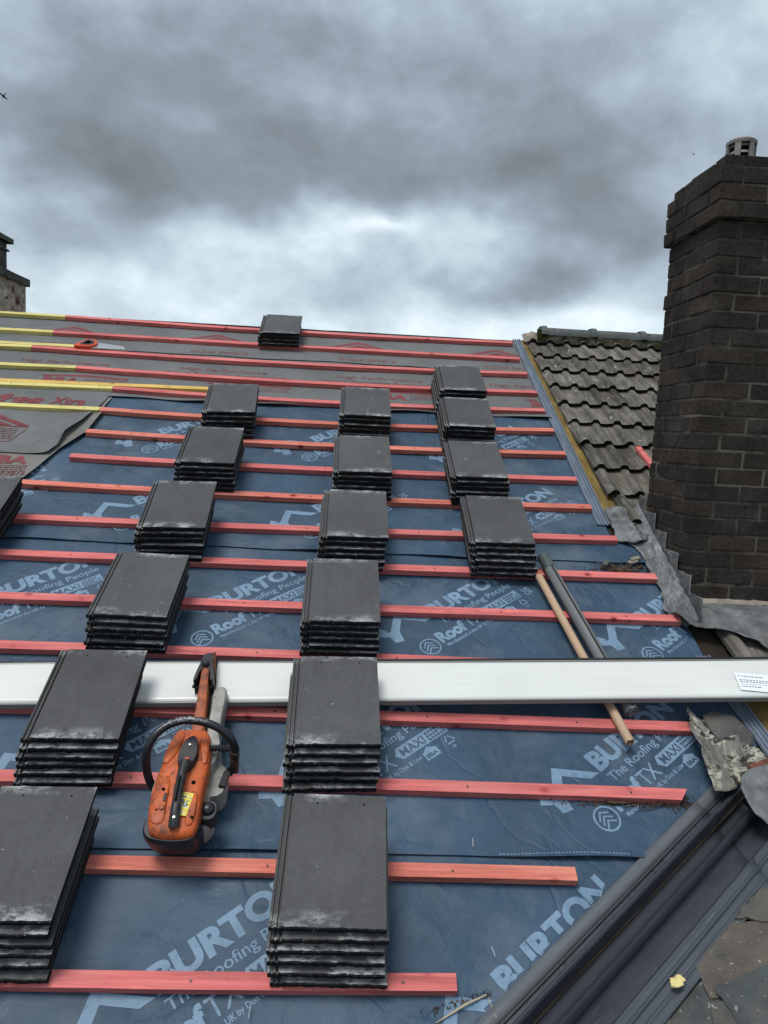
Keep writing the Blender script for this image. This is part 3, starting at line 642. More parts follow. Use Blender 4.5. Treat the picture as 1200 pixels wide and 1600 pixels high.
# ------------------------------------------------------------------ concrete tiles in stacks
def tile_mesh(seed):
    rnd = random.Random(seed); b = MB(); NX = 26; x0, x1 = -.134, .165; t = .025; L_ = .42
    jf = [rnd.gauss(0, .0007) for _ in range(NX+1)]; jb = [rnd.gauss(0, .0010) for _ in range(NX+1)]; jz = [rnd.gauss(0, .0005) for _ in range(NX+1)]
    if rnd.random() < .5:
        c = rnd.randrange(4, NX-4); w = rnd.choice((1, 2, 3))
        for i in range(c-w, c+w+1): jf[i] += .0025*(1-abs(i-c)/(w+1)); jb[i] += .0015
    rings = []
    for i in range(NX+1):
        x = x0+(x1-x0)*i/NX
        rings.append([(x, .0045+jf[i], t), (x, .0005+jf[i], t-.003+jz[i]), (x, .003+jb[i], .0025+jz[i]), (x, .030, .0015), (x, .036, .010), (x, L_-.004, .010), (x, L_+jb[i]*.6, t*.7), (x, L_-.003+jf[i]*.5, t)])
    n = 8; vs = [p for r in rings for p in r]; base = len(b.v); fs = []; ms = []
    for i in range(NX):
        for j in range(n):
            k = (j+1) % n; fs.append((i*n+j, i*n+k, (i+1)*n+k, (i+1)*n+j)); ms.append((0 if j == 7 else 1))
    b.add(vs, fs); b.m = ms[:]; b.f.append(list(range(n))); b.m.append(1); b.a.append(0); b.f.append([NX*n+i for i in range(n)]); b.m.append(1); b.a.append(0)
    # interlock on the left: lower ledge with two ribs
    prof = [(-.165,.002), (-.165,.017), (-.162,.0195), (-.158,.0195), (-.156,.012), (-.150,.012), (-.148,.0185), (-.143,.0185), (-.141,.010), (-.1338,.010), (-.1338,.002)]
    rr = []
    for y in (.002, .006, .1, .2, .3, .41, .417):
        d_ = .0015 if y in (.002, .417) else 0
        rr.append([(x, y+rnd.gauss(0, .0006), max(0, z-d_)) for x, z in prof])
    k = len(b.v); b.v += [p for r in rr for p in r]; m_ = len(prof)
    for i in range(len(rr)-1):
        for j in range(m_):
            q = (j+1) % m_; b.f.append([k+i*m_+j, k+i*m_+q, k+(i+1)*m_+q, k+(i+1)*m_+j]); b.m.append(1 if (i == 0 or j in (0, m_-1)) else 0); b.a.append(0)
    b.f.append([k+j for j in range(m_)]); b.m.append(1); b.a.append(0); b.f.append([k+(len(rr)-1)*m_+j for j in range(m_)]); b.m.append(1); b.a.append(0)
    b.cur = 1
    for x in (-.115, -.04, .035, .11): b.box(x, x+.012, .038, .40, -.0035, .0098)       # ribs under the tile
    b.box(.140, .162, .042, .41, .004, .0098)
    for x in (-.09, .09): b.box(x-.02, x+.02, .375, .395, -.0038, .0097)
    b.cur = 2
    for x in (-.055, .095):
        nn = 10; vs = [(x+.0034*math.cos(2*math.pi*i/nn), .385+.0034*math.sin(2*math.pi*i/nn), t+.0004) for i in range(nn)]; b.add(vs, [tuple(range(nn))])  # flat discs just above the face, painted dark as nail holes
    return b
protos = []
STK = [('A1',6,(-.796,3.096,.072),(-.810,3.052)),('A2',6,(-.826,2.477,.018),(-.833,2.439)),('A3',6,(-.868,1.862,.045),(-.889,1.808)),('A4',6,(-.908,1.242,-.019),(-.920,1.196)),
 ('A5',6,(-.927,.632,.021),(-.955,.559)),('A6',6,(-.936,.034,.012),(-.946,-.052)),('A0',6,(-1.869,1.827,.05),(-1.893,1.794)),('C0',4,(-.645,4.630,.03),(-.651,4.610)),
 ('C1',6,(.063,3.141,.0),(.054,3.084)),('C2',6,(.057,2.456,.030),(.061,2.421)),('C3',6,(.024,1.848,.015),(.006,1.789)),('C4',6,(-.020,1.254,.020),(-.028,1.216)),
 ('C5',6,(-.024,.640,.028),(-.032,.564)),('C6',6,(-.014,.031,-.010),(-.004,-.051)),('R1',6,(.745,3.600,.02),(.723,3.536)),('R2',6,(.732,3.062,.01),(.732,3.026)),
 ('R3',6,(.715,2.458,.025),(.737,2.417)),('R4',6,(.754,1.850,.015),(.775,1.786))]
SN = {'A0':'stack cut off at the left photo edge','A1':'uppermost stack of the left row','A2':'second stack down in the left row','A3':'third stack down in the left row',
 'A4':'fourth stack down in the left row','A5':'stack left of the saw, covering the board','A6':'bottom-left corner stack of the left row','C0':'lone short stack by the ridge',
 'C1':'uppermost stack of the middle row','C2':'second stack down in the middle row','C3':'third stack down in the middle row','C4':'middle stack just above the white board',
 'C5':'middle stack just below the white board','C6':'lowest stack of the middle row','R1':'uppermost stack of the right row','R2':'second stack down in the right row',
 'R3':'third stack down in the right row','R4':'lowest right stack beside the tubes'}
NM = ['top tile','second tile from top','third tile from top','fourth tile from top','fifth tile from top','bottom tile']
for i in range(5):
    o = tile_mesh(i+3).build('concrete_tile', [M['tile'], M['tedge'], M['hole']]); protos.append(o)
used = [False]*5
for nm, Nn, (tu, tv, tr), (bu, bv) in STK:
    for i in range(Nn):
        t = i/(Nn-1); q = random.randrange(5)
        if used[q]: o = protos[q].copy(); C.objects.link(o)
        else: o = protos[q]; used[q] = True
        u = bu+(tu-bu)*t + (random.uniform(-.007,.007) if 0 < i < Nn-1 else 0); v_ = bv+(tv-bv)*t + (random.uniform(-.006,.006) if 0 < i < Nn-1 else 0)
        r = tr + (random.uniform(-.012,.012) if i < Nn-1 else 0)
        place(o, u, v_, .0325+.0290*i, r, random.uniform(-.004,.004))
        k = Nn-1-i; w = NM[k] if k < Nn-1 else 'bottom tile'
        tag(o, 'dark %s in the %s' % (w, SN[nm]), 'tile', 'new dark grey tiles stacked on the battens')
for k in range(5):
    if not used[k]: bpy.data.objects.remove(protos[k])

# ------------------------------------------------------------------ white fascia board
bd = empty('fascia_board', 'long white plastic fascia board laid across the roof, black upper edge, paper label at right', 'board', None, -1.9, .925, .036, math.atan2(.093, 3.18))
bd.matrix_basis = Matrix.Translation(W(-1.9, .872, .030)) @ ROOF @ Matrix.Rotation(math.atan2(.095,3.2), 4, 'Z') @ Matrix.Rotation(-R_(1.5), 4, 'Y')
b = MB(); b.grid(60, 10, lambda a, c: (4.2*a, .004+.204*c, .012 + .0004*math.sin(c*30)+.003*math.sin(a*7))); b.build('face', M['white'], bd, smooth=True, solid=.009, fix=False)
b = MB(); b.box(0, 4.2, -.003, .004, -.012, .0125); b.box(0, 4.2, .2005, .2045, .0122, .0150); b.build('lower_leg', M['boardedge'], bd, bevel=.001)
b = MB(); b.box(0, 4.2, .208, .2165, -.010, .0155); b.build('upper_edge', M['black'], bd, bevel=.001)  # thin black strip along the upper edge of the board
lb = MB(); X0, Y0 = 3.52, .035; Mx = Matrix.Translation((X0, Y0, .0165)) @ Matrix.Rotation(-.13, 4, 'Z'); lb.box(0, .22, .0, .095, 0, .0005, mtx=Mx)
lab = lb.build('paper_label', M['paper'], bd)
lb = MB()
for j, (y, wv_) in enumerate(((.075,.10),(.055,.16),(.045,.13),(.020,.09))):
    x = .012
    while x < wv_: l = random.uniform(.004,.014); lb.box(x, x+l, y, y+.004, .0006, .0009, mtx=Mx); x += l+.004
lb.box(.012,.2,.034,.0350,.0006,.0009, mtx=Mx); lb.build('label_print', M['ink'], lab)

# ------------------------------------------------------------------ tubes
def pipe(name, p0, p1, r, m, label, cat, wall=.003, ov=1.0, bend=0):
    a = Vector(p0); e = Vector(p1); d_ = e-a; L_ = d_.length; ang = math.atan2(d_.y, d_.x)-math.pi/2; tilt = math.asin(d_.z/L_)
    o = empty(name, label, cat); o.matrix_basis = Matrix.Translation(W(*a)) @ ROOF @ Matrix.Rotation(ang, 4, 'Z') @ Matrix.Rotation(tilt, 4, 'X')
    b = MB(); S = 28; ys = [i/16 for i in range(17)]
    rings = [[(r*math.cos(2*math.pi*j/S)*ov, L_*y + .003*math.sin(j*1.3)*(y in (0., 1.)) , r*math.sin(2*math.pi*j/S) + bend*math.sin(y*math.pi)) for j in range(S)] for y in ys]
    b.loft(rings, cap=False); k = len(b.v)
    ri = r-wall; inner = [[(ri*math.cos(2*math.pi*j/S)*ov, L_*y, ri*math.sin(2*math.pi*j/S)+bend*math.sin(y*math.pi)) for j in range(S)] for y in ys]
    b.loft(inner, cap=False)
    for e_ in (0, 16):
        for j in range(S): q = (j+1) % S; b.f.append([e_*S+j, e_*S+q, k+e_*S+q, k+e_*S+j]); b.m.append(0); b.a.append(0)
    b.build('wall', m, o, autosm=50); return o, L_
pipe('cardboard_tube', (.952,1.79,.050), (1.118,.805,.050), .0185, M['tan'], 'thin tan tube with open lower end, slipping under the white board', 'tube')
pr, L_ = pipe('felt_roll', (1.000,1.935,.060), (1.166,.945,.060), .029, M['rollgrey'], 'thicker grey rolled-up tube with darker upper end, beside the tan tube', 'tube', .005)
b = MB(); b.tube([(0,.0,0),(0,.10,0)], .0312, 24, cap=False); b.build('end_wrap', mat('wrap_dark_green_grey', (.075,.095,.09), .4, .4), pr, autosm=60)
b = MB(); b.box(-.0035, .0035, .10, L_-.01, .0285, .0308); b.build('seam', M['dark'], pr)
b = MB(); b.tube([(.0, L_-.05, 0), (0, L_+.004, 0)], [.017,.018], 20, cap=False); b.build('inner_turn', M['rollgrey'], pr, autosm=60, solid=.002)

# ------------------------------------------------------------------ bonding strip, plywood, old tiled roof
def strip(name, v0, v1, eu, plyw, label):
    o = empty(name, label, 'valley strip', None); o.matrix_basis = Matrix.Identity(4)
    prof = [(0,.004),(.003,.013),(.008,.013),(.011,.005),(.019,.005),(.022,.012),(.027,.012),(.030,.005),(.038,.005),(.041,.014),(.046,.014),(.049,.005),(.055,.005),(.058,.017),(.064,.017),(.067,.006)]
    b = MB(); nv = 24; L_ = len(prof)-1
    b.grid(L_, nv, lambda a, c: W(eu(v0+(v1-v0)*c)+prof[round(a*L_)][0]*(1.0+.12*(1-c)), v0+(v1-v0)*c+.006*nse(a*9, 3)*(c > .98 or c < .02), prof[round(a*L_)][1]+.002+.0015*nse(c*9, 1)))
    b.build('ribbed_strip', M['strip'], o, solid=.002, fix=False)
    b = MB(); b.grid(2, 20, lambda a, c: W(eu(v0+(v1-v0)*c)+.068+plyw*a, v0+.01+(v1-v0-.01)*c, .006+.002*nse(c*6, a)))
    b.build('plywood_strip', M['ply'], o, solid=.009, fix=False); return o
strip('bonding_strip', 2.32, 5.14, edge_u, .16, 'long ribbed blue-grey strip with brown plywood edge beside the old tiled roof')
strip('bonding_strip', .70, 1.32, lambda v: 1.585+(1.31-v)*.17, .16, 'short length of ribbed grey strip and plywood below the white board at right')
def old_roof(name, v0, v1, uL, u1, label, ridge):
    o = empty(name, label, 'roof'); o.matrix_basis = Matrix.Identity(4)
    b = MB(); G = .300; nc = int(round((v1-v0)/G)); b.cur = 0
    prof = [(0,.004),(.010,.004),(.020,.023),(.030,.029),(.050,.029),(.062,.023),(.074,.004),(.086,.000),(.128,.000),(.140,.004)]
    for c in range(nc+1):
        va = v0 + c*G
        if va > v1-.02: break
        u = uL(va) + random.uniform(-.006,.006) - (0.0)
        first = True
        while u < u1:
            b.r = random.random(); dz = random.uniform(-.002,.003); dv = random.uniform(-.005,.005); tl = random.uniform(-.002,.002)
            if va < v0+.7 and first: dv -= .01
            cols = []
            for rep in range(2):
                for (x, z) in prof: cols.append((rep*.15+x, z))
            cols.append((.30,.004))
            rows = []
            vb = min(va+G+.035, v1)
            for (v_, zz) in ((va, .048), (va+(vb-va)*.5, .032), (vb, .0165)):
                rows.append([W(u+x, v_+dv + (.0025*nse(u*40+x*70, va*9) if v_ == va else 0), z+zz+dz+tl*(x/.3)) for x, z in cols])
            low = [W(u+x, va+dv+.004, z*.75+.048-.016+dz) for x, z in cols]; under = [W(u+x, va+dv+.05, z*.4+.022) for x, z in cols]
            m_ = len(cols); k = len(b.v); b.v += [p for r in ([under, low]+rows) for p in r]
            for j in range(4):
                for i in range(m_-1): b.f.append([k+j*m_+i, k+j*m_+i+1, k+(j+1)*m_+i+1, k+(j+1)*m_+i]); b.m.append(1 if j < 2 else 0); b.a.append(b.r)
            if first:   # left side wall of the first tile
                for j in range(1, 4):
                    p, q = b.v[k+j*m_], b.v[k+(j+1)*m_]; dn = ROOF.to_3x3() @ Vector((0,0,-.022)); kk = len(b.v); b.v += [tuple(Vector(p)+dn), tuple(Vector(q)+dn)]
                    b.f.append([k+j*m_, k+(j+1)*m_, kk+1, kk]); b.m.append(0); b.a.append(b.r)
            first = False; u += .30
    t = b.build('tile_covering', [M['old'], M['oldedge']], o, attr=True, fix=False)
    return o
olr = old_roof('tiled_roof', 2.30, 5.17, lambda v: 1.475+(5.03-v)*.008+max(0,3.9-v)*.022+max(0,2.5-v)*.15, 5.0, 'old weathered interlocking-tile roof behind the brick chimney, with grey ridge tiles', True)
old_roof('tiled_roof', .66, 1.50, lambda v: 1.735+(1.36-v)*.17, 4.6, 'patch of old grooved tiles below the lead apron at the right edge', False)
u = 1.62; k = 0
while u < 5.0:
    b = MB(); S = 14; L_ = .455; rn = []
    for (x, r, dz) in ((-.02,.084,.004),(.0,.089,.006),(.030,.089,.006),(.035,.079,0),(.20,.079,0),(L_-.01,.078,0)):
        rn.append([(u+x, r*1.15*math.cos(math.pi*j/S), r*.95*math.sin(math.pi*j/S)**.8 + dz - .005) for j in range(S+1)])
    b.loft(rn, cap=False)
    if k == 0: b.f.append(list(range(S+1))); b.m.append(0); b.a.append(0)
    w = W(0, 5.13, .062); b.v = [(x, y+w.y, z+w.z+random.uniform(-.001,.001)) for x, y, z in b.v]
    b.build('ridge_tile', M['ridge'], olr, autosm=35, fix=True); u += L_-.012; k += 1
b = MB(); b.grid(160, 5, lambda a, c: W(1.56+3.4*a, 5.00+.09*c+.010*nse(a*80, c*3), .050+.085*c+.014*nse(a*100, c*7, 4))); b.build('mortar_bedding', M['moss'], olr, smooth=True, fix=False)
b = MB(); b.grid(14, 10, lambda a, c: W(1.455+.23*a+.02*nse(c*5, 3), 5.03+.17*c+.01*nse(a*6, 1), .035 + .052*math.sin(math.pi*min(1,max(0,a)))**.5*math.sin(math.pi*c)**.5+.016*nse(a*7, c*7, 2))); b.build('mortar_lump', M['mortar'], olr, smooth=True, fix=False)
# red offcut leaning by the chimney
b = MB(); b.box(0,.039,-.36,0,0,.024); o = b.build('batten_offcut', [M['red']], bevel=.001); place(o, 1.835, 3.10, .075, .10); tag(o, 'short red batten offcut lying on old tiles beside the chimney', 'offcut')

# ------------------------------------------------------------------ brick chimney
CX0, CX1, CY0, CY1 = 1.672, 2.64, 1.497, 2.03; CZ0, CZB, P = .70, 2.645, .0830
ch = empty('brick_chimney', 'big soot-blackened brick chimney at the right edge with stepped-out top courses', 'chimney'); ch.matrix_basis = Matrix.Identity(4)
def course(b, z, hh, x0, x1, y0, y1, odd, t=.10):
    gp = .011
    def run(a0, a1, fixed, axis, outward, off):
        a = a0 - off
        while a < a1-.01:
            L_ = .236; s0 = max(a, a0); s1 = min(a+L_-gp, a1)
            if s1-s0 > .03:
                b.r = random.random(); j = .0032; o_ = random.uniform(-.002,.002)
                if axis == 'x':
                    ya, yb = (fixed-o_, fixed+t) if outward < 0 else (fixed-t, fixed+o_)
                    b.box(s0, s1, ya, yb, z+gp/2, z+hh-gp/2, j)
                else:
                    xa, xb = (fixed-o_, fixed+t) if outward < 0 else (fixed-t, fixed+o_)
                    b.box(xa, xb, s0, s1, z+gp/2, z+hh-gp/2, j)
            a += L_
    e = .112
    if odd:
        run(x0, x1, y0, 'x', -1, 0); run(x0, x1, y1, 'x', 1, 0); run(y0+e, y1-e, x0, 'y', -1, .0); run(y0+e, y1-e, x1, 'y', 1, 0)
    else:
        run(x0+e, x1-e, y0, 'x', -1, 0); run(x0+e, x1-e, y1, 'x', 1, 0); run(y0, y1, x0, 'y', -1, 0); run(y0, y1, x1, 'y', 1, 0)
b = MB(); i = 0; z = CZ0-.02
nC = int((CZB-z)/P); z = CZB-nC*P
while z < CZB-.01:
    e = .006 if i == nC-4 else 0
    course(b, z, P, CX0-e, CX1+e, CY0-e, CY1+e, i % 2); z += P; i += 1
b.build('brick_shaft', M['brick'], ch, attr=True, bevel=.004)
b = MB(); b.box(CX0+.0035, CX1-.0035, CY0+.0035, CY1-.0035, CZ0-.1, CZB); b.box(CX0-.018, CX1+.018, CY0-.018, CY1+.018, CZB+.004, 2.885); b.box(CX0+.010, CX1-.010, CY0+.010, CY1-.010, 2.88, 2.936); b.build('mortar_core', M['bmortar'], ch)
b = MB()
for j in range(3): course(b, CZB+.001+j*.080, .080, CX0-.024-.004*(j == 0), CX1+.024, CY0-.024-.004*(j == 0), CY1+.024, j % 2)
course(b, CZB+.243, .054, CX0-.002, CX1+.002, CY0-.002, CY1+.002, 1)
b.build('stepped_top_courses', M['brick'], ch, attr=True, bevel=.003)
ft = MB(); cx, cy, r0 = 1.842, 1.70, .064
term = MB(); term.tube([(cx,cy,2.93),(cx,cy,2.955)], .066, 28); term.tube([(cx,cy,3.062),(cx,cy,3.076),(cx,cy,3.086)], [.070,.072,.060], 28)
for a in range(6):
    t = 2*math.pi*a/6+.35; term.box(-.014,.014,-.004,.004,2.95,3.066, mtx=Matrix.Translation((cx+.064*math.sin(t), cy-.064*math.cos(t), 0)) @ Matrix.Rotation(t, 4, 'Z'))
for z in (2.985, 3.02, 3.052): term.tube([(cx,cy,z-.006),(cx,cy,z+.007)], [.061,.055], 28)
to = term.build('flue_terminal', M['term'], ch, autosm=40)
b = MB(); b.tube([(cx,cy,2.94),(cx,cy,3.06)], .045, 16); b.build('dark_throat', M['hole'], to)
b = MB(); b.box(2.02, 2.34, 1.62, 1.90, 2.92, 2.965, .006); b.build('flaunching', M['bmortar'], ch, bevel=.01)

# lead flashing: stepped along the left face, loose apron in front
def crumple(u, v, a=1): return a*(.020*nse(u*8, v*8, 2) + .010*abs(nse(u*18, v*18, 5)) + .003*nse(u*50, v*50, 8))
P_B = .083
side_o = [(2.46,1.520),(2.286,1.470),(2.164,1.507),(2.117,1.555),(1.981,1.561),(1.801,1.575),(1.666,1.556),(1.57,1.545),(1.50,1.60)]
side_o = sorted(side_o)
b = MB()
def sf(a, c):
    v = 1.50+.94*c; uo = interp(side_o, v)+.018*nse(c*17, 2)
    yface = CX0-.008
    if a < .62: t = a/.62; return W(uo+(yface-uo)*t, v, .012+.055*t**2) + Vector((crumple(uo+t*.2, v, .9), 0, abs(crumple(uo+t, v*1.3, 1.3))))
    t = (a-.62)/.38; w = W(yface, v, .067); zs = math.floor((w.z-.70+.02)/P_B)*P_B+.70+.092 + .006*nse(v*30, 2); ht = max(.02, zs-w.z)
    return Vector((yface - .006*abs(nse(c*20, a*5, 1)) - .003 - .010*max(0, nse(v*14, a*3, 6))*t, w.y, w.z + t*ht))
b.grid(30, 150, sf); b.build('lead_step_flashing', M['lead'], ch, smooth=True, solid=.003, fix=False)
b = MB(); apb = [(1.55,1.548),(1.589,1.463),(1.667,1.445),(1.759,1.435),(1.817,1.375),(1.872,1.355),(1.93,1.30),(2.1,1.28),(2.4,1.33),(2.7,1.36)]
def ap(a, c):
    u = 1.555+1.10*a; vb = interp(apb, u)+.012*nse(a*25, 1); vt = 1.60; yf = CY0-.004
    if c < .65:
        t = c/.65; v = vb+(vt-vb)*t; lift = .085*(1-t)**2*(.35+.65*abs(nse(u*4, 3.3)))+.03
        return W(u, v, lift+.02*t) + Vector((0, 0, crumple(u, v, 1.2)))
    t = (c-.65)/.35; w = W(u, vt, .05); e = min(1, max(0, (u-1.64)/.05))
    return Vector((u, w.y+(yf-w.y)*min(1, t*3)*e, w.z + (.012*t+.004*nse(u*30, t*3))*e))
b.grid(80, 26, ap); b.build('lead_apron', M['lead'], ch, smooth=True, solid=.003, fix=False)
b = MB(); b.grid(40, 2, lambda a, c: (1.66+.98*a, CY0-.003-.022*(1-c)+.004*nse(a*60, 1), .812+.020*c+.006*nse(a*50, c))); b.build('mortar_fillet', M['mortar'], ch, fix=False, smooth=True)
b = MB()
def fold(a, c):
    v = 2.16+.30*c; u = 1.47+.20*a+.02*nse(c*4, 9); return W(u, v-.03*math.sin(a*3), .014+.045*math.sin(a*math.pi)*(.4+.6*c)+abs(crumple(u, v, 1.6)))
b.grid(20, 24, fold); b.build('lead_soaker', M['lead'], ch, smooth=True, solid=.003, fix=False)

# ------------------------------------------------------------------ loose lead, slates at the valley head
def sheet_poly(name, outl, nfun, m, label, cat, thick=.004, group=None):
    bm = bmesh.new(); vs = [bm.verts.new((x, y, 0)) for x, y in outl]; bm.faces.new(vs); bmesh.ops.triangulate(bm, faces=bm.faces)
    for _ in range(5):
        es = [e for e in bm.edges if e.calc_length() > .016]
        if not es: break
        bmesh.ops.subdivide_edges(bm, edges=es, cuts=1); bmesh.ops.triangulate(bm, faces=bm.faces)
    for v in bm.verts: v.co.z = nfun(v.co.x, v.co.y)
    for f in bm.faces:
        if f.normal.z < 0: f.normal_flip()
    c = sum((Vector((x, y, 0)) for x, y in outl), Vector())/len(outl)
    for v in bm.verts: v.co.x -= c.x; v.co.y -= c.y
    me = bpy.data.meshes.new(name); bm.to_mesh(me); bm.free(); me.materials.append(m); me.polygons.foreach_set('use_smooth', [True]*len(me.polygons))
    o = bpy.data.objects.new(name, me); link(o); md = o.modifiers.new('s', 'SOLIDIFY'); md.thickness = thick; md.offset = 0
    place(o, c.x, c.y, 0); tag(o, label, cat, group); return o
LP = [(1.399,.972),(1.369,.855),(1.369,.775),(1.369,.706),(1.366,.661),(1.37,.599),(1.405,.598),(1.454,.611),(1.503,.657),(1.569,.704),(1.631,.736),(1.606,.787),(1.57,.826),(1.54,.847),(1.489,.855),(1.465,.872),(1.47,.943),(1.439,.957)]
def lead_n(u, v):
    ed = min(1, abs(u-1.365)/.04); return .062 + .03*math.exp(-((u-1.47)/.05)**2)*-1 + .026*nse(u*12, v*9, 3) + .018*nse(u*30, v*24, 1) + .007*nse(u*70, v*60, 4) + .02*(1-ed)
sheet_poly('lead_scrap', LP, lead_n, M['leadold'], 'torn crumpled lead scrap blotched with painted light and shade, at the head of the valley', 'lead scrap')
sheet_poly('broken_slate', [(1.47,.96),(1.52,.985),(1.60,.955),(1.64,.86),(1.60,.80),(1.50,.82),(1.465,.90)], lambda u, v: .036+(u-1.5)*.05+.003*nse(u*20, v*20), M['slate'], 'dark broken slate half hidden behind the crumpled lead', 'slate', .008)
sheet_poly('lead_scrap', [(1.435,.575),(1.46,.625),(1.50,.655),(1.62,.69),(1.78,.60),(1.74,.36),(1.60,.33),(1.50,.42),(1.45,.48)], lambda u, v: .105+.05*(u-1.44)+.014*nse(u*9, v*9, 4)+.006*nse(u*24, v*24, 2), M['lead'], 'smooth folded grey lead sheet at the right edge beside the trough head', 'lead scrap', .005)
b = MB(); b.box(0,.15,0,.05,0,.018,.004); o = b.build('tile_fragment', M['terra'], bevel=.004); place(o, 1.545, .650, .070, .35); tag(o, 'reddish-brown broken tile between the two lead pieces', 'tile fragment')

# ------------------------------------------------------------------ valley trough: two overlapping lengths
A36 = R_(33)
PROF = [(0,.009),(.022,.007),(.040,.006),(.043,.015),(.048,.015),(.051,.006),(.062,.008),(.067,.027),(.073,.031),(.079,.026),(.100,-.034),(.130,-.040),(.145,.034),(.149,.041),(.154,.040),
        (.168,-.018),(.200,-.002),(.236,.020),(.241,.052),(.246,.058),(.252,.055),(.264,.060),(.268,.072),(.273,.075),(.279,.069),(.296,.075),(.300,.082),(.305,.084),(.309,.082),(.330,.098)]
def trough(s0, s1, dn, label, cutR=0):
    o = empty('valley_trough', label, 'valley trough', 'dark grey valley trough lengths'); a = math.atan2(VD.y, VD.x); place(o, V0.x, V0.y, 0, a)
    def mk(lo, hi, m, name):
        pr = PROF[lo:hi+1]; b = MB(); ns = 40; L_ = len(pr)-1
        def fn(t, c):
            i = round(t*L_); w, n = pr[i]; e = s1 - (cutR*max(0, w-.15)/.2 if cutR else 0) + (.006*nse(w*60, 2) if cutR else 0)
            return (s0+(e-s0)*c, -w, n+dn+.0012*nse(c*12, w*8, 3))
        b.grid(L_, ns, fn); b.build(name, m, o, solid=.0028, fix=False, autosm=28)
    mk(0, 2, M['grpflange'], 'felt_flange'); mk(2, 14, M['grp'], 'inner_channel'); mk(14, 19, M['grp'], 'outer_channel'); mk(19, 29, M['grpside'], 'ribbed_side'); return o
trough(-1.2, 1.135, .004, 'long dark grey valley trough in the bottom right corner, lapping over the other length', .16)
trough(.95, 1.32, -.003, 'short upper length of dark grey valley trough tucked under the crumpled lead')
# loose grit in the trough
dg = MB()
def grit(b, u, v, n, s):
    t = Matrix.Rotation(random.uniform(0, 6.3), 4, 'Z') @ Matrix.Rotation(random.uniform(0, 1), 4, 'X'); q = W(u, v, n)
    pts = [Vector((random.gauss(0,1), random.gauss(0,1), random.gauss(0,.6))).normalized()*s*random.uniform(.6,1.2) for _ in range(6)]
    dirs = [Vector((1,0,0)),Vector((-1,0,0)),Vector((0,1,0)),Vector((0,-1,0)),Vector((0,0,1)),Vector((0,0,-1))]
    vs = [q + t @ (d_*s*random.uniform(.5,1.3)) for d_ in dirs]; b.add(vs, [(0,2,4),(2,1,4),(1,3,4),(3,0,4),(2,0,5),(1,2,5),(3,1,5),(0,3,5)])
for i in range(420):
    s = random.uniform(-.2, 1.2); w = random.choice((random.gauss(.049,.004), random.gauss(.070,.003), random.gauss(.072,.005)))
    if nse(s*6, w*10, 2) < -.12: continue
    q = V0+VD*s+VP_*w; grit(dg, q.x, q.y, .013, random.uniform(.0012,.0035))
for i in range(260):
    u = 1.05+random.gauss(0,.10); v = .572+random.gauss(0,.006); grit(dg, u, v, .004, random.uniform(.002,.006))
for i in range(160):
    u = 1.25+random.gauss(0,.04); v = .578+random.gauss(0,.016); grit(dg, u, v, .005, random.uniform(.002,.005))
for i in range(220):
    u = 1.43+random.gauss(0,.07); v = 1.93+random.gauss(0,.015); grit(dg, u, v, .008, random.uniform(.003,.010))
for i in range(90):
    t = random.random(); grit(dg, .46-.20*t+random.gauss(0,.006), -.045-.055*t+random.gauss(0,.006), .004, random.uniform(.0015,.004))
for i in range(60): grit(dg, random.gauss(-1.24,.05), random.gauss(2.105,.01), .002, random.uniform(.001,.003))
tag(dg.build('grit_and_bark', M['bark'], fix=False), 'brown grit, bark and crumbs lying on the felt and in the trough', 'grit', kind='stuff')
dg = MB()
for i in range(240):
    u = random.uniform(-1.2, 1.3); v = random.uniform(-.15, 2.2)
    if wv(u, v) > -.01 and v < .75: continue
    grit(dg, u, v, .004, random.uniform(.0007,.0019))
tag(dg.build('pale_crumbs', M['chip'], fix=False), 'tiny pale crumbs of wood and mortar scattered on the felt', 'crumbs', kind='stuff')
b = MB(); b.tube([W(1.21,.590,.012), W(1.17,.568,.016), W(1.13,.555,.010), W(1.08,.545,.008)], [.002,.003,.002,.001], 6); b.tube([W(1.17,.568,.014), W(1.15,.585,.012)], [.002,.001], 5)
b.tube([W(.97,.575,.01), W(1.0,.568,.014), W(1.06,.572,.012)], [.004,.006,.003], 6); tag(b.build('twig', M['bark']), 'brown twig by the mitred end of the third batten', 'twig')
b = MB(); b.tube([W(.45,-.05,.006), W(.39,-.075,.010), W(.34,-.10,.006), W(.30,-.12,.004)], [.002,.003,.0025,.001], 6); b.tube([W(.455,-.06,.005), W(.47,-.11,.012)], [.0015,.001], 5)
tag(b.build('twig', M['chip']), 'pale twig just below the lowest red batten end', 'twig')
b = MB(); b.box(-.03,.03,-.012,.012,0,.014,.004); b.box(-.01,.05,.0,.02,.012,.024,.004); o = b.build('mortar_chunk', M['mortar'], bevel=.004); place(o, 1.50, 1.985, .008, .4); tag(o, 'small pale mortar chunk on the felt near the chimney foot', 'mortar')
b = MB(); b.box(-.022,.022,-.016,.016,0,.022,.005); o = b.build('mortar_chunk', M['ridge'], bevel=.006); place(o, 1.345, 1.955, .006, .9); tag(o, 'grey rounded stone on the felt above the seventh batten', 'stone')
b = MB(); b.box(-.012,.012,-.008,.008,0,.012,.003); o = b.build('wood_chip', M['foam'], bevel=.002); place(o, -1.49, 2.125, .004, .4); tag(o, 'tiny yellow wood chip by the eighth batten at left', 'wood chip')
for (u, v, a, lb) in ((.463,.405,1.45,'steel staple standing up from the felt seam'), (.485,.062,1.75,'steel staple above the printed letters at right'), (-.219,-.103,1.4,'steel staple beside the small print at photo bottom')):
    b = MB(); b.tube([(0,-.014,.004),(0,-.014,.010),(0,.014,.012),(0,.014,.004)], .0011, 6); o = b.build('staple', M['steel']); place(o, u, v, .003, a-1.57+.1); tag(o, lb, 'staple', 'staples in the felt')
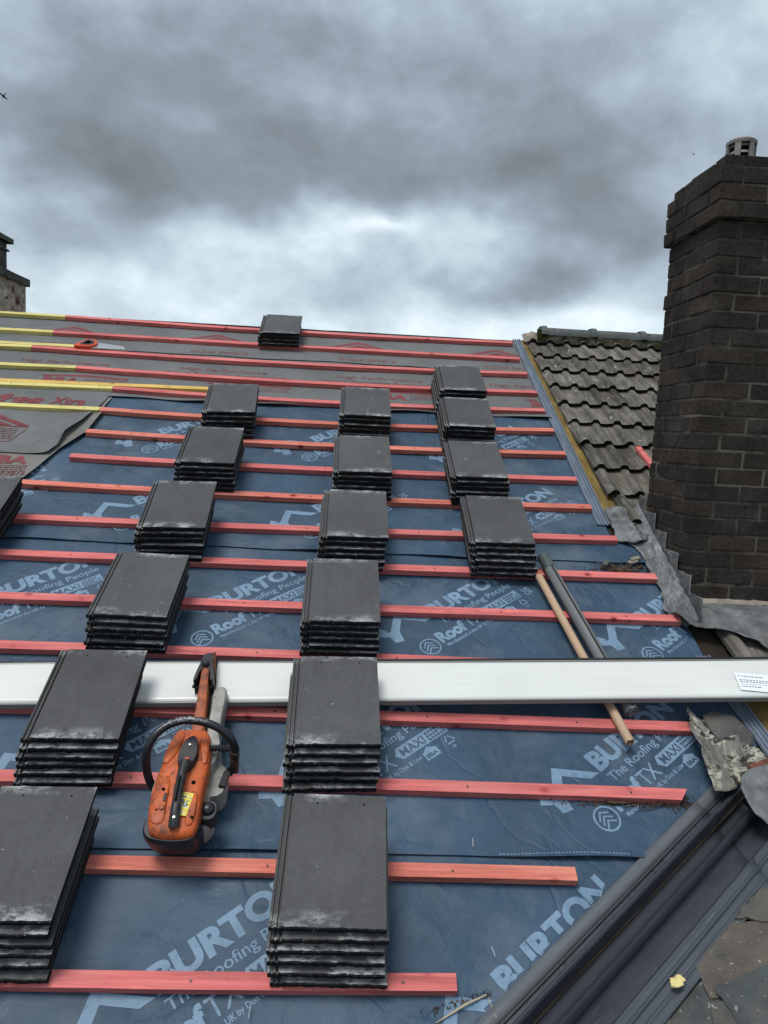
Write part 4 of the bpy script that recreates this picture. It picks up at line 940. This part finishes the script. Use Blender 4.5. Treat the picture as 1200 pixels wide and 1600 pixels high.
# perforated seam marks along the lap of the blue felt
gs = [poly((x, .372+.004*math.sin(x*9)), (x+.007, .372+.004*math.sin(x*9)), (x+.007, .376+.004*math.sin(x*9)), (x, .376+.004*math.sin(x*9))) for x in [.55+i*.0125 for i in range(36)]]
print_on(blue1, 'seam_marks', gs, M['bprint'], lambda u, v: sheet_h(u, v, .365, 2.12, 1), lambda u, v: wv(u, v) < -.01)

# ------------------------------------------------------------------ old slates on the side slope
SX = V0 + VP_*.17
a = math.atan2(VD.y, VD.x)
SM = Matrix.Translation(W(SX.x, SX.y, -.018)) @ ROOF @ Matrix.Rotation(a, 4, 'Z') @ Matrix.Rotation(-A36, 4, 'X') @ Matrix.Rotation(math.pi, 4, 'Z')
# local frame: x back down the valley, y away from the valley (up the side slope), z out of it
sd = MB(); sd.add([(-1.6,.10,-.03),(2.0,.10,-.03),(2.0,3.2,-.03),(-1.6,3.2,-.03)], [(0,1,2,3)]); so = sd.build('side_slope', M['deck'], house, solid=.06); so.matrix_basis = SM
srs = empty('slate_roof', 'old patchy slates on the side slope beyond the trough, bottom right corner', 'slate roof'); srs.matrix_basis = SM @ Matrix.Rotation(R_(-38), 4, 'Z')
iv = Matrix.Rotation(R_(38), 4, 'Z')
random.seed(5)
def slate(outl, z0, tilt, m, seedv):
    pts = []
    for (x0, y0), (x1, y1) in zip(outl, outl[1:]+outl[:1]):
        L_ = math.hypot(x1-x0, y1-y0); nn = max(1, int(L_/.018))
        for i in range(nn):
            t = i/nn; g = .0028 if i else 0; pts.append((x0+(x1-x0)*t+random.gauss(0, g), y0+(y1-y0)*t+random.gauss(0, g)))
    b = MB(); m_ = len(pts); cy = sum(p[1] for p in pts)/m_; cx = sum(p[0] for p in pts)/m_
    zf = lambda x, y: z0 + tilt*(cy-y) + .0012*nse(x*20, y*20, seedv)
    top_ = [(x, y, zf(x, y)) for x, y in pts]; inn = [(cx+(x-cx)*.965, cy+(y-cy)*.965, zf(x, y)+.0012) for x, y in pts]; bot = [(x, y, zf(x, y)-.008) for x, y in pts]
    b.loft([bot, top_, inn]); o = b.build('slate', m, srs, autosm=30); return o
srs.matrix_basis = SM @ Matrix.Translation((0, -.026, 0))
M['slateb'] = mat('old_slate_brownish', (.112,.098,.083), .8, .2, build=f_slate); M['slated'] = mat('old_slate_blue_grey', (.060,.068,.068), .7, .3, build=f_slate)
slate([(-.592,.190),(-.51,.278),(-.541,.314),(-.568,.322),(-.618,.362),(-.70,.405),(-.88,.33),(-.79,.200)], .011, .03, M['slateb'], 1)
slate([(-.800,.200),(-.87,.34),(-1.02,.30),(-.95,.205)], .017, .03, M['slate'], 7)
slate([(-.437,.175),(-.600,.170),(-.66,.25),(-.56,.37),(-.469,.345),(-.378,.397),(-.292,.291)], .001, .015, M['slated'], 2)
slate([(-.49,.290),(-.609,.352),(-.72,.420),(-.494,.60),(-.368,.397)], .008, .03, M['slated'], 3)
slate([(-.355,.165),(-.450,.170),(-.386,.234),(-.30,.30),(-.16,.28),(-.15,.160)], .005, .02, M['slate'], 4)
slate([(-.93,.195),(-1.0,.33),(-1.25,.29),(-1.16,.190)], .006, .02, M['slate'], 5)
slate([(-1.14,.190),(-1.24,.36),(-1.45,.30),(-1.40,.190)], .010, .02, M['slateb'], 6)
for j in range(9):
    for i in range(11):
        x = -1.5+.24*i+.12*(j % 2)+random.uniform(-.01,.01); y = .36+.17*j - .30*(x+.6)*.55
        if y < .36+.12*(j > 0): continue
        slate([(x,y),(x+.235,y-.115),(x+.38,y+.13),(x+.145,y+.25)], .010-.002*(j % 2), .05, random.choice((M['slate'], M['slateb'], M['slated'])), i+20*j)
# ------------------------------------------------------------------ cut-off saw
SU, SV, SN_ = -.51, .50, .030
saw = empty('cutoff_saw', 'orange petrol cut-off saw with black wraparound handle, blade removed, lying on the battens', 'power saw', None, SU, SV, SN_)
def S3(u, v, n): return (u-SU, v-SV, n-SN_)
def smooth_outline(pts, n=64):
    P_ = [Vector(p) for p in pts]; m_ = len(P_); out = []
    for i in range(n):
        t = i/n*m_; k = int(t); f = t-k; p0, p1, p2, p3 = P_[(k-1) % m_], P_[k % m_], P_[(k+1) % m_], P_[(k+2) % m_]
        out.append(.5*((2*p1)+(p2-p0)*f+(2*p0-5*p1+4*p2-p3)*f*f+(3*p1-p0-3*p2+p3)*f**3))
    return out
def body(name, outl, levels, m, parent=saw, n=64, autosm=40, hump=None):
    o2 = smooth_outline(outl, n); c = sum(o2, Vector((0,0)))/len(o2); b = MB(); rings = []
    for (nn, k) in levels: rings.append([S3(*(c+(p-c)*k), nn) for p in o2])
    b.loft(rings, cap=True); o = b.build(name, m, parent, autosm=autosm); return o
cover = [(-.588,.330),(-.602,.39),(-.606,.452),(-.600,.53),(-.592,.60),(-.578,.665),(-.560,.700),(-.510,.704),(-.468,.696),(-.452,.66),(-.440,.60),(-.436,.53),(-.438,.46),(-.434,.39),(-.432,.335),(-.445,.300),(-.51,.290),(-.57,.298)]

# deep scoops either side of the grip are modelled as raised shoulders round them
body('left_shoulder', [(-.594,.56),(-.585,.63),(-.562,.69),(-.54,.67),(-.545,.61),(-.56,.565),(-.58,.54)], [(.18,1.0),(.206,.9),(.211,.6)], M['sorange'])
body('right_shoulder', [(-.480,.69),(-.458,.66),(-.447,.60),(-.446,.55),(-.462,.55),(-.474,.59),(-.486,.64)], [(.18,1.0),(.206,.9),(.211,.6)], M['sorange'])
body('rear_shoulder', [(-.585,.35),(-.590,.42),(-.588,.48),(-.56,.51),(-.545,.47),(-.54,.40),(-.535,.34),(-.56,.325)], [(.185,1.0),(.204,.92),(.209,.7)], M['sorange'])
body('rear_shoulder', [(-.475,.34),(-.478,.41),(-.470,.45),(-.452,.44),(-.446,.39),(-.447,.34),(-.46,.325)], [(.185,1.0),(.204,.92),(.209,.7)], M['sorange'])
bp = [(-.598,.372),(-.603,.345),(-.596,.318),(-.570,.300),(-.515,.293),(-.465,.296),(-.440,.308),(-.430,.335),(-.431,.362),(-.452,.338),(-.49,.320),(-.54,.322),(-.58,.347)]
def shifted(outl, dv): return [(u, v+dv) for u, v in outl]
def body2(name, levels, m, autosm=40):
    b = MB(); rings = []
    for (outl, nn, k) in levels:
        o2 = smooth_outline(outl, 64); c = sum(o2, Vector((0,0)))/64; rings.append([S3(*(c+(p-c)*k), nn) for p in o2])
    b.loft(rings); return b.build(name, m, saw, autosm=autosm)
body2('body_cover', [(shifted(cover,.045),.050,.78),(shifted(cover,.034),.07,.86),(shifted(cover,.018),.12,.93),(shifted(cover,.006),.155,.975),(cover,.178,.975),(cover,.192,.945),(cover,.199,.88),(cover,.203,.72)], M['sorange'])
body2('rear_bumper', [(shifted(bp,.030),.050,.92),(shifted(bp,.020),.062,1.0),(shifted(bp,.008),.105,1.03),(shifted(bp,-.002),.150,1.03),(shifted(bp,-.004),.168,1.02),(shifted(bp,-.002),.176,.96)], M['sblack'], 35)
body('underside', [(-.57,.36),(-.59,.45),(-.58,.64),(-.55,.69),(-.46,.69),(-.44,.6),(-.43,.45),(-.44,.36),(-.51,.345)], [(.030,.95),(.065,1.0)], M['sblack'])
grip = [(-.502,.318,.206),(-.503,.335,.218),(-.506,.38,.226),(-.510,.44,.230),(-.512,.50,.230),(-.510,.54,.226)]
b = MB(); b.tube([S3(*p) for p in smooth3] if False else [S3(*p) for p in grip], [.016,.0165,.0155,.0145,.0150,.020], 16, flat=.75); b.build('rear_grip', M['sblack'], saw, autosm=50)
body('grip_plate', [(-.535,.53),(-.542,.575),(-.532,.622),(-.508,.648),(-.488,.628),(-.478,.575),(-.488,.53),(-.512,.51)], [(.19,1.0),(.222,.97),(.229,.88)], M['sblack'])
b = MB(); b.box(*[0]*0) if False else None
b.box(-.007,.007,-.018,.018,0,.006); o = b.build('trigger_lock', M['hred'], saw, bevel=.002); o.location = S3(-.507,.532,.232)
b = MB(); b.box(-.003,.003,-.045,.045,0,.002); o = b.build('grip_slot', M['hole'], saw); o.location = S3(-.510,.432,.2405); o.rotation_euler = (0,0,.05)
b = MB(); b.tube([(0,0,0),(0,0,.002)], .004, 12); o = b.build('rivet', M['steel'], saw); o.location = S3(-.510,.605,.2292)
o = b.build('rivet', M['steel'], saw); o.location = S3(-.503,.338,.2305)
for (u, v, r, lb) in ((-.563,.447,.006,'hole'), (-.474,.478,.007,'hole'), (-.568,.375,.0035,'hole'), (-.452,.352,.005,'hole')):
    b = MB(); b.tube([(0,0,0),(0,0,.0012)], r, 14); o = b.build('screw_hole', M['hole'], saw); o.location = S3(u, v, .2088 if u < -.55 else (.2035 if v > .46 else .2088))
b = MB(); b.tube([(0,0,0),(0,0,.004),(0,0,.006)], [.010,.0095,.006], 16); o = b.build('filter_screw', M['sarm'], saw); o.location = S3(-.553,.383,.208)
b = MB(); b.box(-.004,.004,-.014,.014,0,.005); o = b.build('cover_clip', M['sblack'], saw, bevel=.001); o.location = S3(-.552,.418,.208)
st = MB(); st.box(-.017,.017,-.040,.040,0,.0006); so_ = st.build('warning_sticker', M['lyellow'], saw); so_.location = S3(-.484,.397,.2092); so_.rotation_euler = (0,0,-.12)
st = MB(); st.cur = 0; random.seed(21)
for i in range(34):
    x, y = random.uniform(-.012,.012), random.uniform(-.036,.032); st.cur = random.choice((0,0,1,2,2)); w_ = random.uniform(.003,.009); h_ = random.uniform(.002,.007); st.box(x-w_/2, x+w_/2, y, y+h_, .0007+.0002*st.cur, .0010+.0002*st.cur, mtx=Matrix.Rotation(random.uniform(-.6,.6), 4, 'Z'))
st.build('sticker_symbols', [M['lwhite'], M['lblue'], M['ink']], so_)
# grey magnesium housing showing left and right, cutting arm, guard
body('left_housing', [(-.606,.44),(-.616,.47),(-.612,.54),(-.598,.60),(-.585,.58),(-.59,.50)], [(.05,1),(.13,1),(.15,.9)], M['mag'])
body('engine_housing', [(-.46,.70),(-.44,.66),(-.412,.618),(-.392,.60),(-.384,.56),(-.384,.51),(-.40,.485),(-.43,.47),(-.405,.41),(-.415,.375),(-.44,.365),(-.47,.45)], [(.035,.95),(.05,1),(.108,1),(.122,.9)], M['mag'])
b = MB(); b.box(-.012,.012,-.030,.030,0,.020,.001); o = b.build('choke_lever', M['sblack'], saw, bevel=.004); o.location = S3(-.392,.545,.115); o.rotation_euler = (0,.2,-.15)
body('fuel_cap_ring', [(-.452,.40),(-.446,.44),(-.42,.452),(-.396,.44),(-.39,.41),(-.40,.385),(-.43,.38)], [(.10,1),(.145,1),(.150,.9)], M['sblack'])
b = MB(); S_ = 18
rn = [[(.024*math.cos(p_)*math.cos(2*math.pi*j/S_), .024*math.cos(p_)*math.sin(2*math.pi*j/S_), .020*math.sin(p_)) for j in range(S_)] for p_ in (0,.35,.7,1.05,1.35)]
b.loft(rn); o = b.build('round_cap', M['shandle'], saw, autosm=70); o.location = S3(-.421,.418,.149)
arm = [(-.470,.70),(-.480,.80),(-.500,.92),(-.520,1.02),(-.535,1.075),(-.550,1.10),(-.566,1.09),(-.566,1.02),(-.560,.93),(-.545,.80),(-.530,.70)]
arm = [(-.494,.70),(-.500,.80),(-.515,.92),(-.524,1.00),(-.532,1.075),(-.543,1.095),(-.556,1.085),(-.558,1.01),(-.552,.93),(-.542,.80),(-.535,.70)]
body('cutting_arm', arm, [(.085,.96),(.10,1),(.142,.98),(.152,.86),(.155,.6)], M['sarm'])
body('arm_underplate', [(-.50,.70),(-.480,.80),(-.490,.92),(-.512,1.06),(-.52,1.13),(-.54,1.165),(-.556,1.15),(-.55,1.02),(-.54,.80),(-.53,.70)], [(.045,.98),(.082,1),(.088,.95)], M['sblack'])
# black guard bracket round the arm end
body('arm_bracket', [(-.578,.955),(-.574,1.0),(-.566,1.05),(-.557,1.09),(-.529,1.09),(-.519,1.05),(-.508,1.0),(-.503,.962),(-.512,.955),(-.522,1.00),(-.543,1.020),(-.560,1.00),(-.568,.955)], [(.08,1),(.150,1),(.158,.97)], M['sblack'], autosm=35)
b = MB(); b.tube([(0,0,0),(0,0,.02),(0,0,.026)], [.016,.015,.009], 18); o = b.build('spindle_cap', M['shandle'], saw, autosm=40); o.location = S3(-.545,1.035,.148)
b = MB(); b.tube([(-.038,0,0),(-.012,0,0)], .0075, 12); b.tube([(.030,0,0),(.050,0,0)], .007, 12); o = b.build('guard_knob', M['sblack'], saw, autosm=40); o.location = S3(-.546,.957,.115)
b = MB(); b.tube([(0,-.01,0),(0,.010,0)], .016, 14); o = b.build('arm_end_cap', M['sblack'], saw, autosm=40); o.location = S3(-.548,1.105,.120)
b = MB(); nn = 26; rg = []
for x in (-.004, .004): rg.append([(x, .075*math.cos(2*math.pi*j/nn), .045*math.sin(2*math.pi*j/nn)) for j in range(nn)])
b.loft(rg); o = b.build('guard_plate', M['terra'], saw, autosm=40); o.location = S3(-.520,1.075,.095); o.rotation_euler = (0,0,.18)
body('exhaust_guard', [(-.488,.74),(-.492,.84),(-.498,.90),(-.494,.945),(-.475,.958),(-.452,.950),(-.444,.90),(-.443,.80),(-.440,.74),(-.452,.705),(-.475,.70)], [(.05,.95),(.06,1),(.112,1),(.126,.93),(.130,.8)], M['mag'])
body('cylinder_side', [(-.455,.70),(-.470,.64),(-.462,.58),(-.44,.57),(-.425,.60),(-.422,.66),(-.44,.715)], [(.06,1),(.150,1),(.16,.9)], M['mag'])
hp = [(-.617,.530,.060),(-.633,.528,.105),(-.641,.532,.160),(-.643,.545,.215),(-.637,.568,.258),(-.618,.600,.282),(-.586,.632,.290),(-.545,.652,.292),(-.500,.655,.292),(-.455,.649,.288),(-.412,.637,.276),(-.378,.622,.252),(-.362,.612,.215),(-.360,.606,.175),(-.366,.600,.130),(-.384,.596,.090)]
b = MB(); dense = []
for i in range(len(hp)-1):
    P0, P1, P2, P3 = [Vector(hp[max(0, min(len(hp)-1, i+k))]) for k in (-1,0,1,2)]
    for f in (0, .33, .66): dense.append(S3(*(.5*((2*P1)+(P2-P0)*f+(2*P0-5*P1+4*P2-P3)*f*f+(3*P1-P0-3*P2+P3)*f**3))))
dense.append(S3(*hp[-1])); b.tube(dense, .0138, 16); b.build('wraparound_handle', M['shandle'], saw, autosm=60)
b = MB(); b.tube([S3(-.366,.612,.165), S3(-.361,.608,.20)], .017, 14); b.tube([S3(-.367,.600,.10), S3(-.363,.603,.165)], .0155, 14); b.build('handle_clamp', mat('brown_clamp', (.06,.028,.02), .5, .4), saw, autosm=50)
b = MB()
for i in range(9): x = -.452+.0095*i; b.tube([S3(x, .625+i*.0005, .185), S3(x+.005, .625+i*.0005, .185)], .012, 12)
b.tube([S3(-.47,.625,.183), S3(-.365,.622,.187)], .008, 10); b.build('handle_spring', M['sblack'], saw, autosm=50)

# ------------------------------------------------------------------ handsaw on the upper battens
hs = empty('handsaw', 'small handsaw with orange and black handle lying beside the yellow battens', 'handsaw', None, -2.12, 4.395, .034, 0); hs.scale = (.86,)*3
def hloop(outl, inn, z0, z1):
    b = MB(); n_ = 40; A = smooth_outline(outl, n_); B2 = smooth_outline(inn, n_)
    vs = [(p.x, p.y, z) for z in (z0, z1) for L2 in (A, B2) for p in L2]; fs = []
    for i in range(n_):
        j = (i+1) % n_; fs += [(2*n_+i, 2*n_+j, 3*n_+j, 3*n_+i), (i, n_+i, n_+j, j), (i, j, 2*n_+j, 2*n_+i), (n_+i, 3*n_+i, 3*n_+j, n_+j)]
    b.add(vs, fs); return b
hloop([(-.10,-.035),(-.03,-.045),(.05,-.04),(.085,.02),(.075,.075),(.03,.115),(-.03,.12),(-.045,.10),(-.06,.05)], [(-.045,-.005),(-.01,-.012),(.035,-.008),(.055,.025),(.045,.06),(.015,.08),(-.015,.085),(-.025,.06),(-.035,.02)], 0, .030).build('handle', M['hred'], hs, bevel=.004, autosm=50)
hloop([(-.055,-.012),(-.01,-.020),(.04,-.014),(.063,.025),(.052,.067),(.018,.092),(-.02,.096),(-.034,.066),(-.045,.02)], [(-.035,.005),(-.01,-.002),(.025,.002),(.040,.027),(.032,.05),(.01,.066),(-.01,.068),(-.016,.05),(-.025,.02)], -.002, .033).build('handle_grip', M['sblack'], hs, autosm=50)
b = MB(); b.add([(.03,-.045,.008),(.03,.10,.008),(.32,.035,.008),(.36,-.03,.008),(.03,-.045,.0095),(.03,.10,.0095),(.32,.035,.0095),(.36,-.03,.0095)], [(3,2,1,0),(4,5,6,7),(0,1,5,4),(1,2,6,5),(2,3,7,6),(3,0,4,7)]); b.build('blade', M['blade'], hs)

# ------------------------------------------------------------------ yellow scrap
ys = []
for i in range(40):
    t = 2*math.pi*i/40; r = .021*(1+.6*nse(math.cos(t)*1.7+3, math.sin(t)*1.7)+.35*nse(math.cos(t)*5, math.sin(t)*5, 3)); ys.append((r*1.25*math.cos(t), r*.9*math.sin(t)))
o = sheet_poly('yellow_scrap', ys, lambda u, v: .008*nse(u*60, v*60)+.006, M['foam'], 'torn yellow scrap on the slates beside the trough', 'scrap', .003)
o.matrix_basis = SM @ Matrix.Translation((-.488, .172, .030)) @ Matrix.Rotation(2.4, 4, 'Z')
YS = o

# ------------------------------------------------------------------ distant chimney beyond the ridge, far left
lc = empty('old_chimney', 'crumbling brown neighbour chimney beyond the ridge at far left', 'chimney'); lc.matrix_basis = Matrix.Identity(4)
def roughbox(b, x0, x1, y0, y1, z0, z1, nx, nz_, amp):
    for (f, a0, a1) in (('y', x0, x1), ('Y', x0, x1), ('x', y0, y1), ('X', y0, y1)):
        def fn(a, c):
            q = a0+(a1-a0)*a; z = z0+(z1-z0)*c; e = amp*nse(q*7+9, z*7, ord(f)) + amp*.6*nse(q*19, z*19, 2); ed = min(1, a*nx/1.2, (1-a)*nx/1.2); e *= ed
            if f == 'y': return (q, y0-e, z)
            if f == 'Y': return (q, y1+e, z)
            if f == 'x': return (x0-e, q, z)
            return (x1+e, q, z)
        b.grid(nx, nz_, fn)
    b.add([(x0,y0,z1),(x1,y0,z1),(x1,y1,z1),(x0,y1,z1)], [(0,1,2,3)])
b = MB(); roughbox(b, -4.6, -3.61, 5.0, 6.13, 1.6, 2.96, 26, 30, .035); b.build('brick_base', M['lchim'], lc, smooth=False, fix=False)
b = MB(); roughbox(b, -4.62, -3.58, 4.97, 6.17, 2.955, 3.03, 14, 3, .012); b.build('weathering_course', M['lcap'], lc, fix=False)
b = MB(); roughbox(b, -4.3, -3.68, 5.05, 5.86, 3.03, 3.34, 10, 10, .008); roughbox(b, -4.32, -3.66, 5.03, 5.88, 3.25, 3.268, 4, 2, .0); b.build('upper_shaft', M['lcap'], lc, fix=False)
b = MB(); roughbox(b, -4.36, -3.635, 4.99, 5.92, 3.335, 3.385, 6, 2, .004); b.build('cap_slab', M['lcap'], lc, fix=False)

# ------------------------------------------------------------------ birds
def bird(loc_, sc_, rz, roll, label):
    b = MB(); b.tube([(0,-.5,0),(0,-.42,0),(0,-.2,0),(0,.1,.0),(0,.35,0),(0,.5,.0),(0,.58,0)], [.03,.05,.10,.12,.10,.06,.01], 10)
    for s in (-1, 1):
        pts = [(0,.18,.02),(.35*s,.30,.12),(.75*s,.22,.10),(1.15*s,-.12,.0),(.75*s,.02,.09),(.35*s,-.02,.10),(0,-.12,.02)]
        k = len(b.v); b.v += [(x, y, z+.012) for x, y, z in pts]+[(x, y, z-.012) for x, y, z in pts]; n_ = len(pts)
        b.f += [[k+i for i in range(n_)], [k+n_+i for i in range(n_)][::-1]]+[[k+i, k+(i+1) % n_, k+n_+(i+1) % n_, k+n_+i] for i in range(n_)]; b.m += [0]*(n_+2); b.a += [0]*(n_+2)
    b.add([(-.05,-.45,0),(.05,-.45,0),(.14,-.85,0),(0,-.70,0),(-.14,-.85,0),(0,-.5,.02)], [(0,1,5),(1,2,3,5),(0,5,3,4)])
    o = b.build('bird', M['bird'], fix=True); o.location = loc_; o.scale = (sc_,)*3; o.rotation_euler = (roll, .35, rz); tag(o, label, 'bird', 'dark birds in the sky'); return o
bird((-12.85, 25.11, 12.72), .17, R_(60), R_(-55), 'dark bird flying at the left edge of the sky')
bird((23.0, 49.7, 22.2), .13, R_(20), R_(-40), 'tiny dark bird in the sky left of the chimney top')
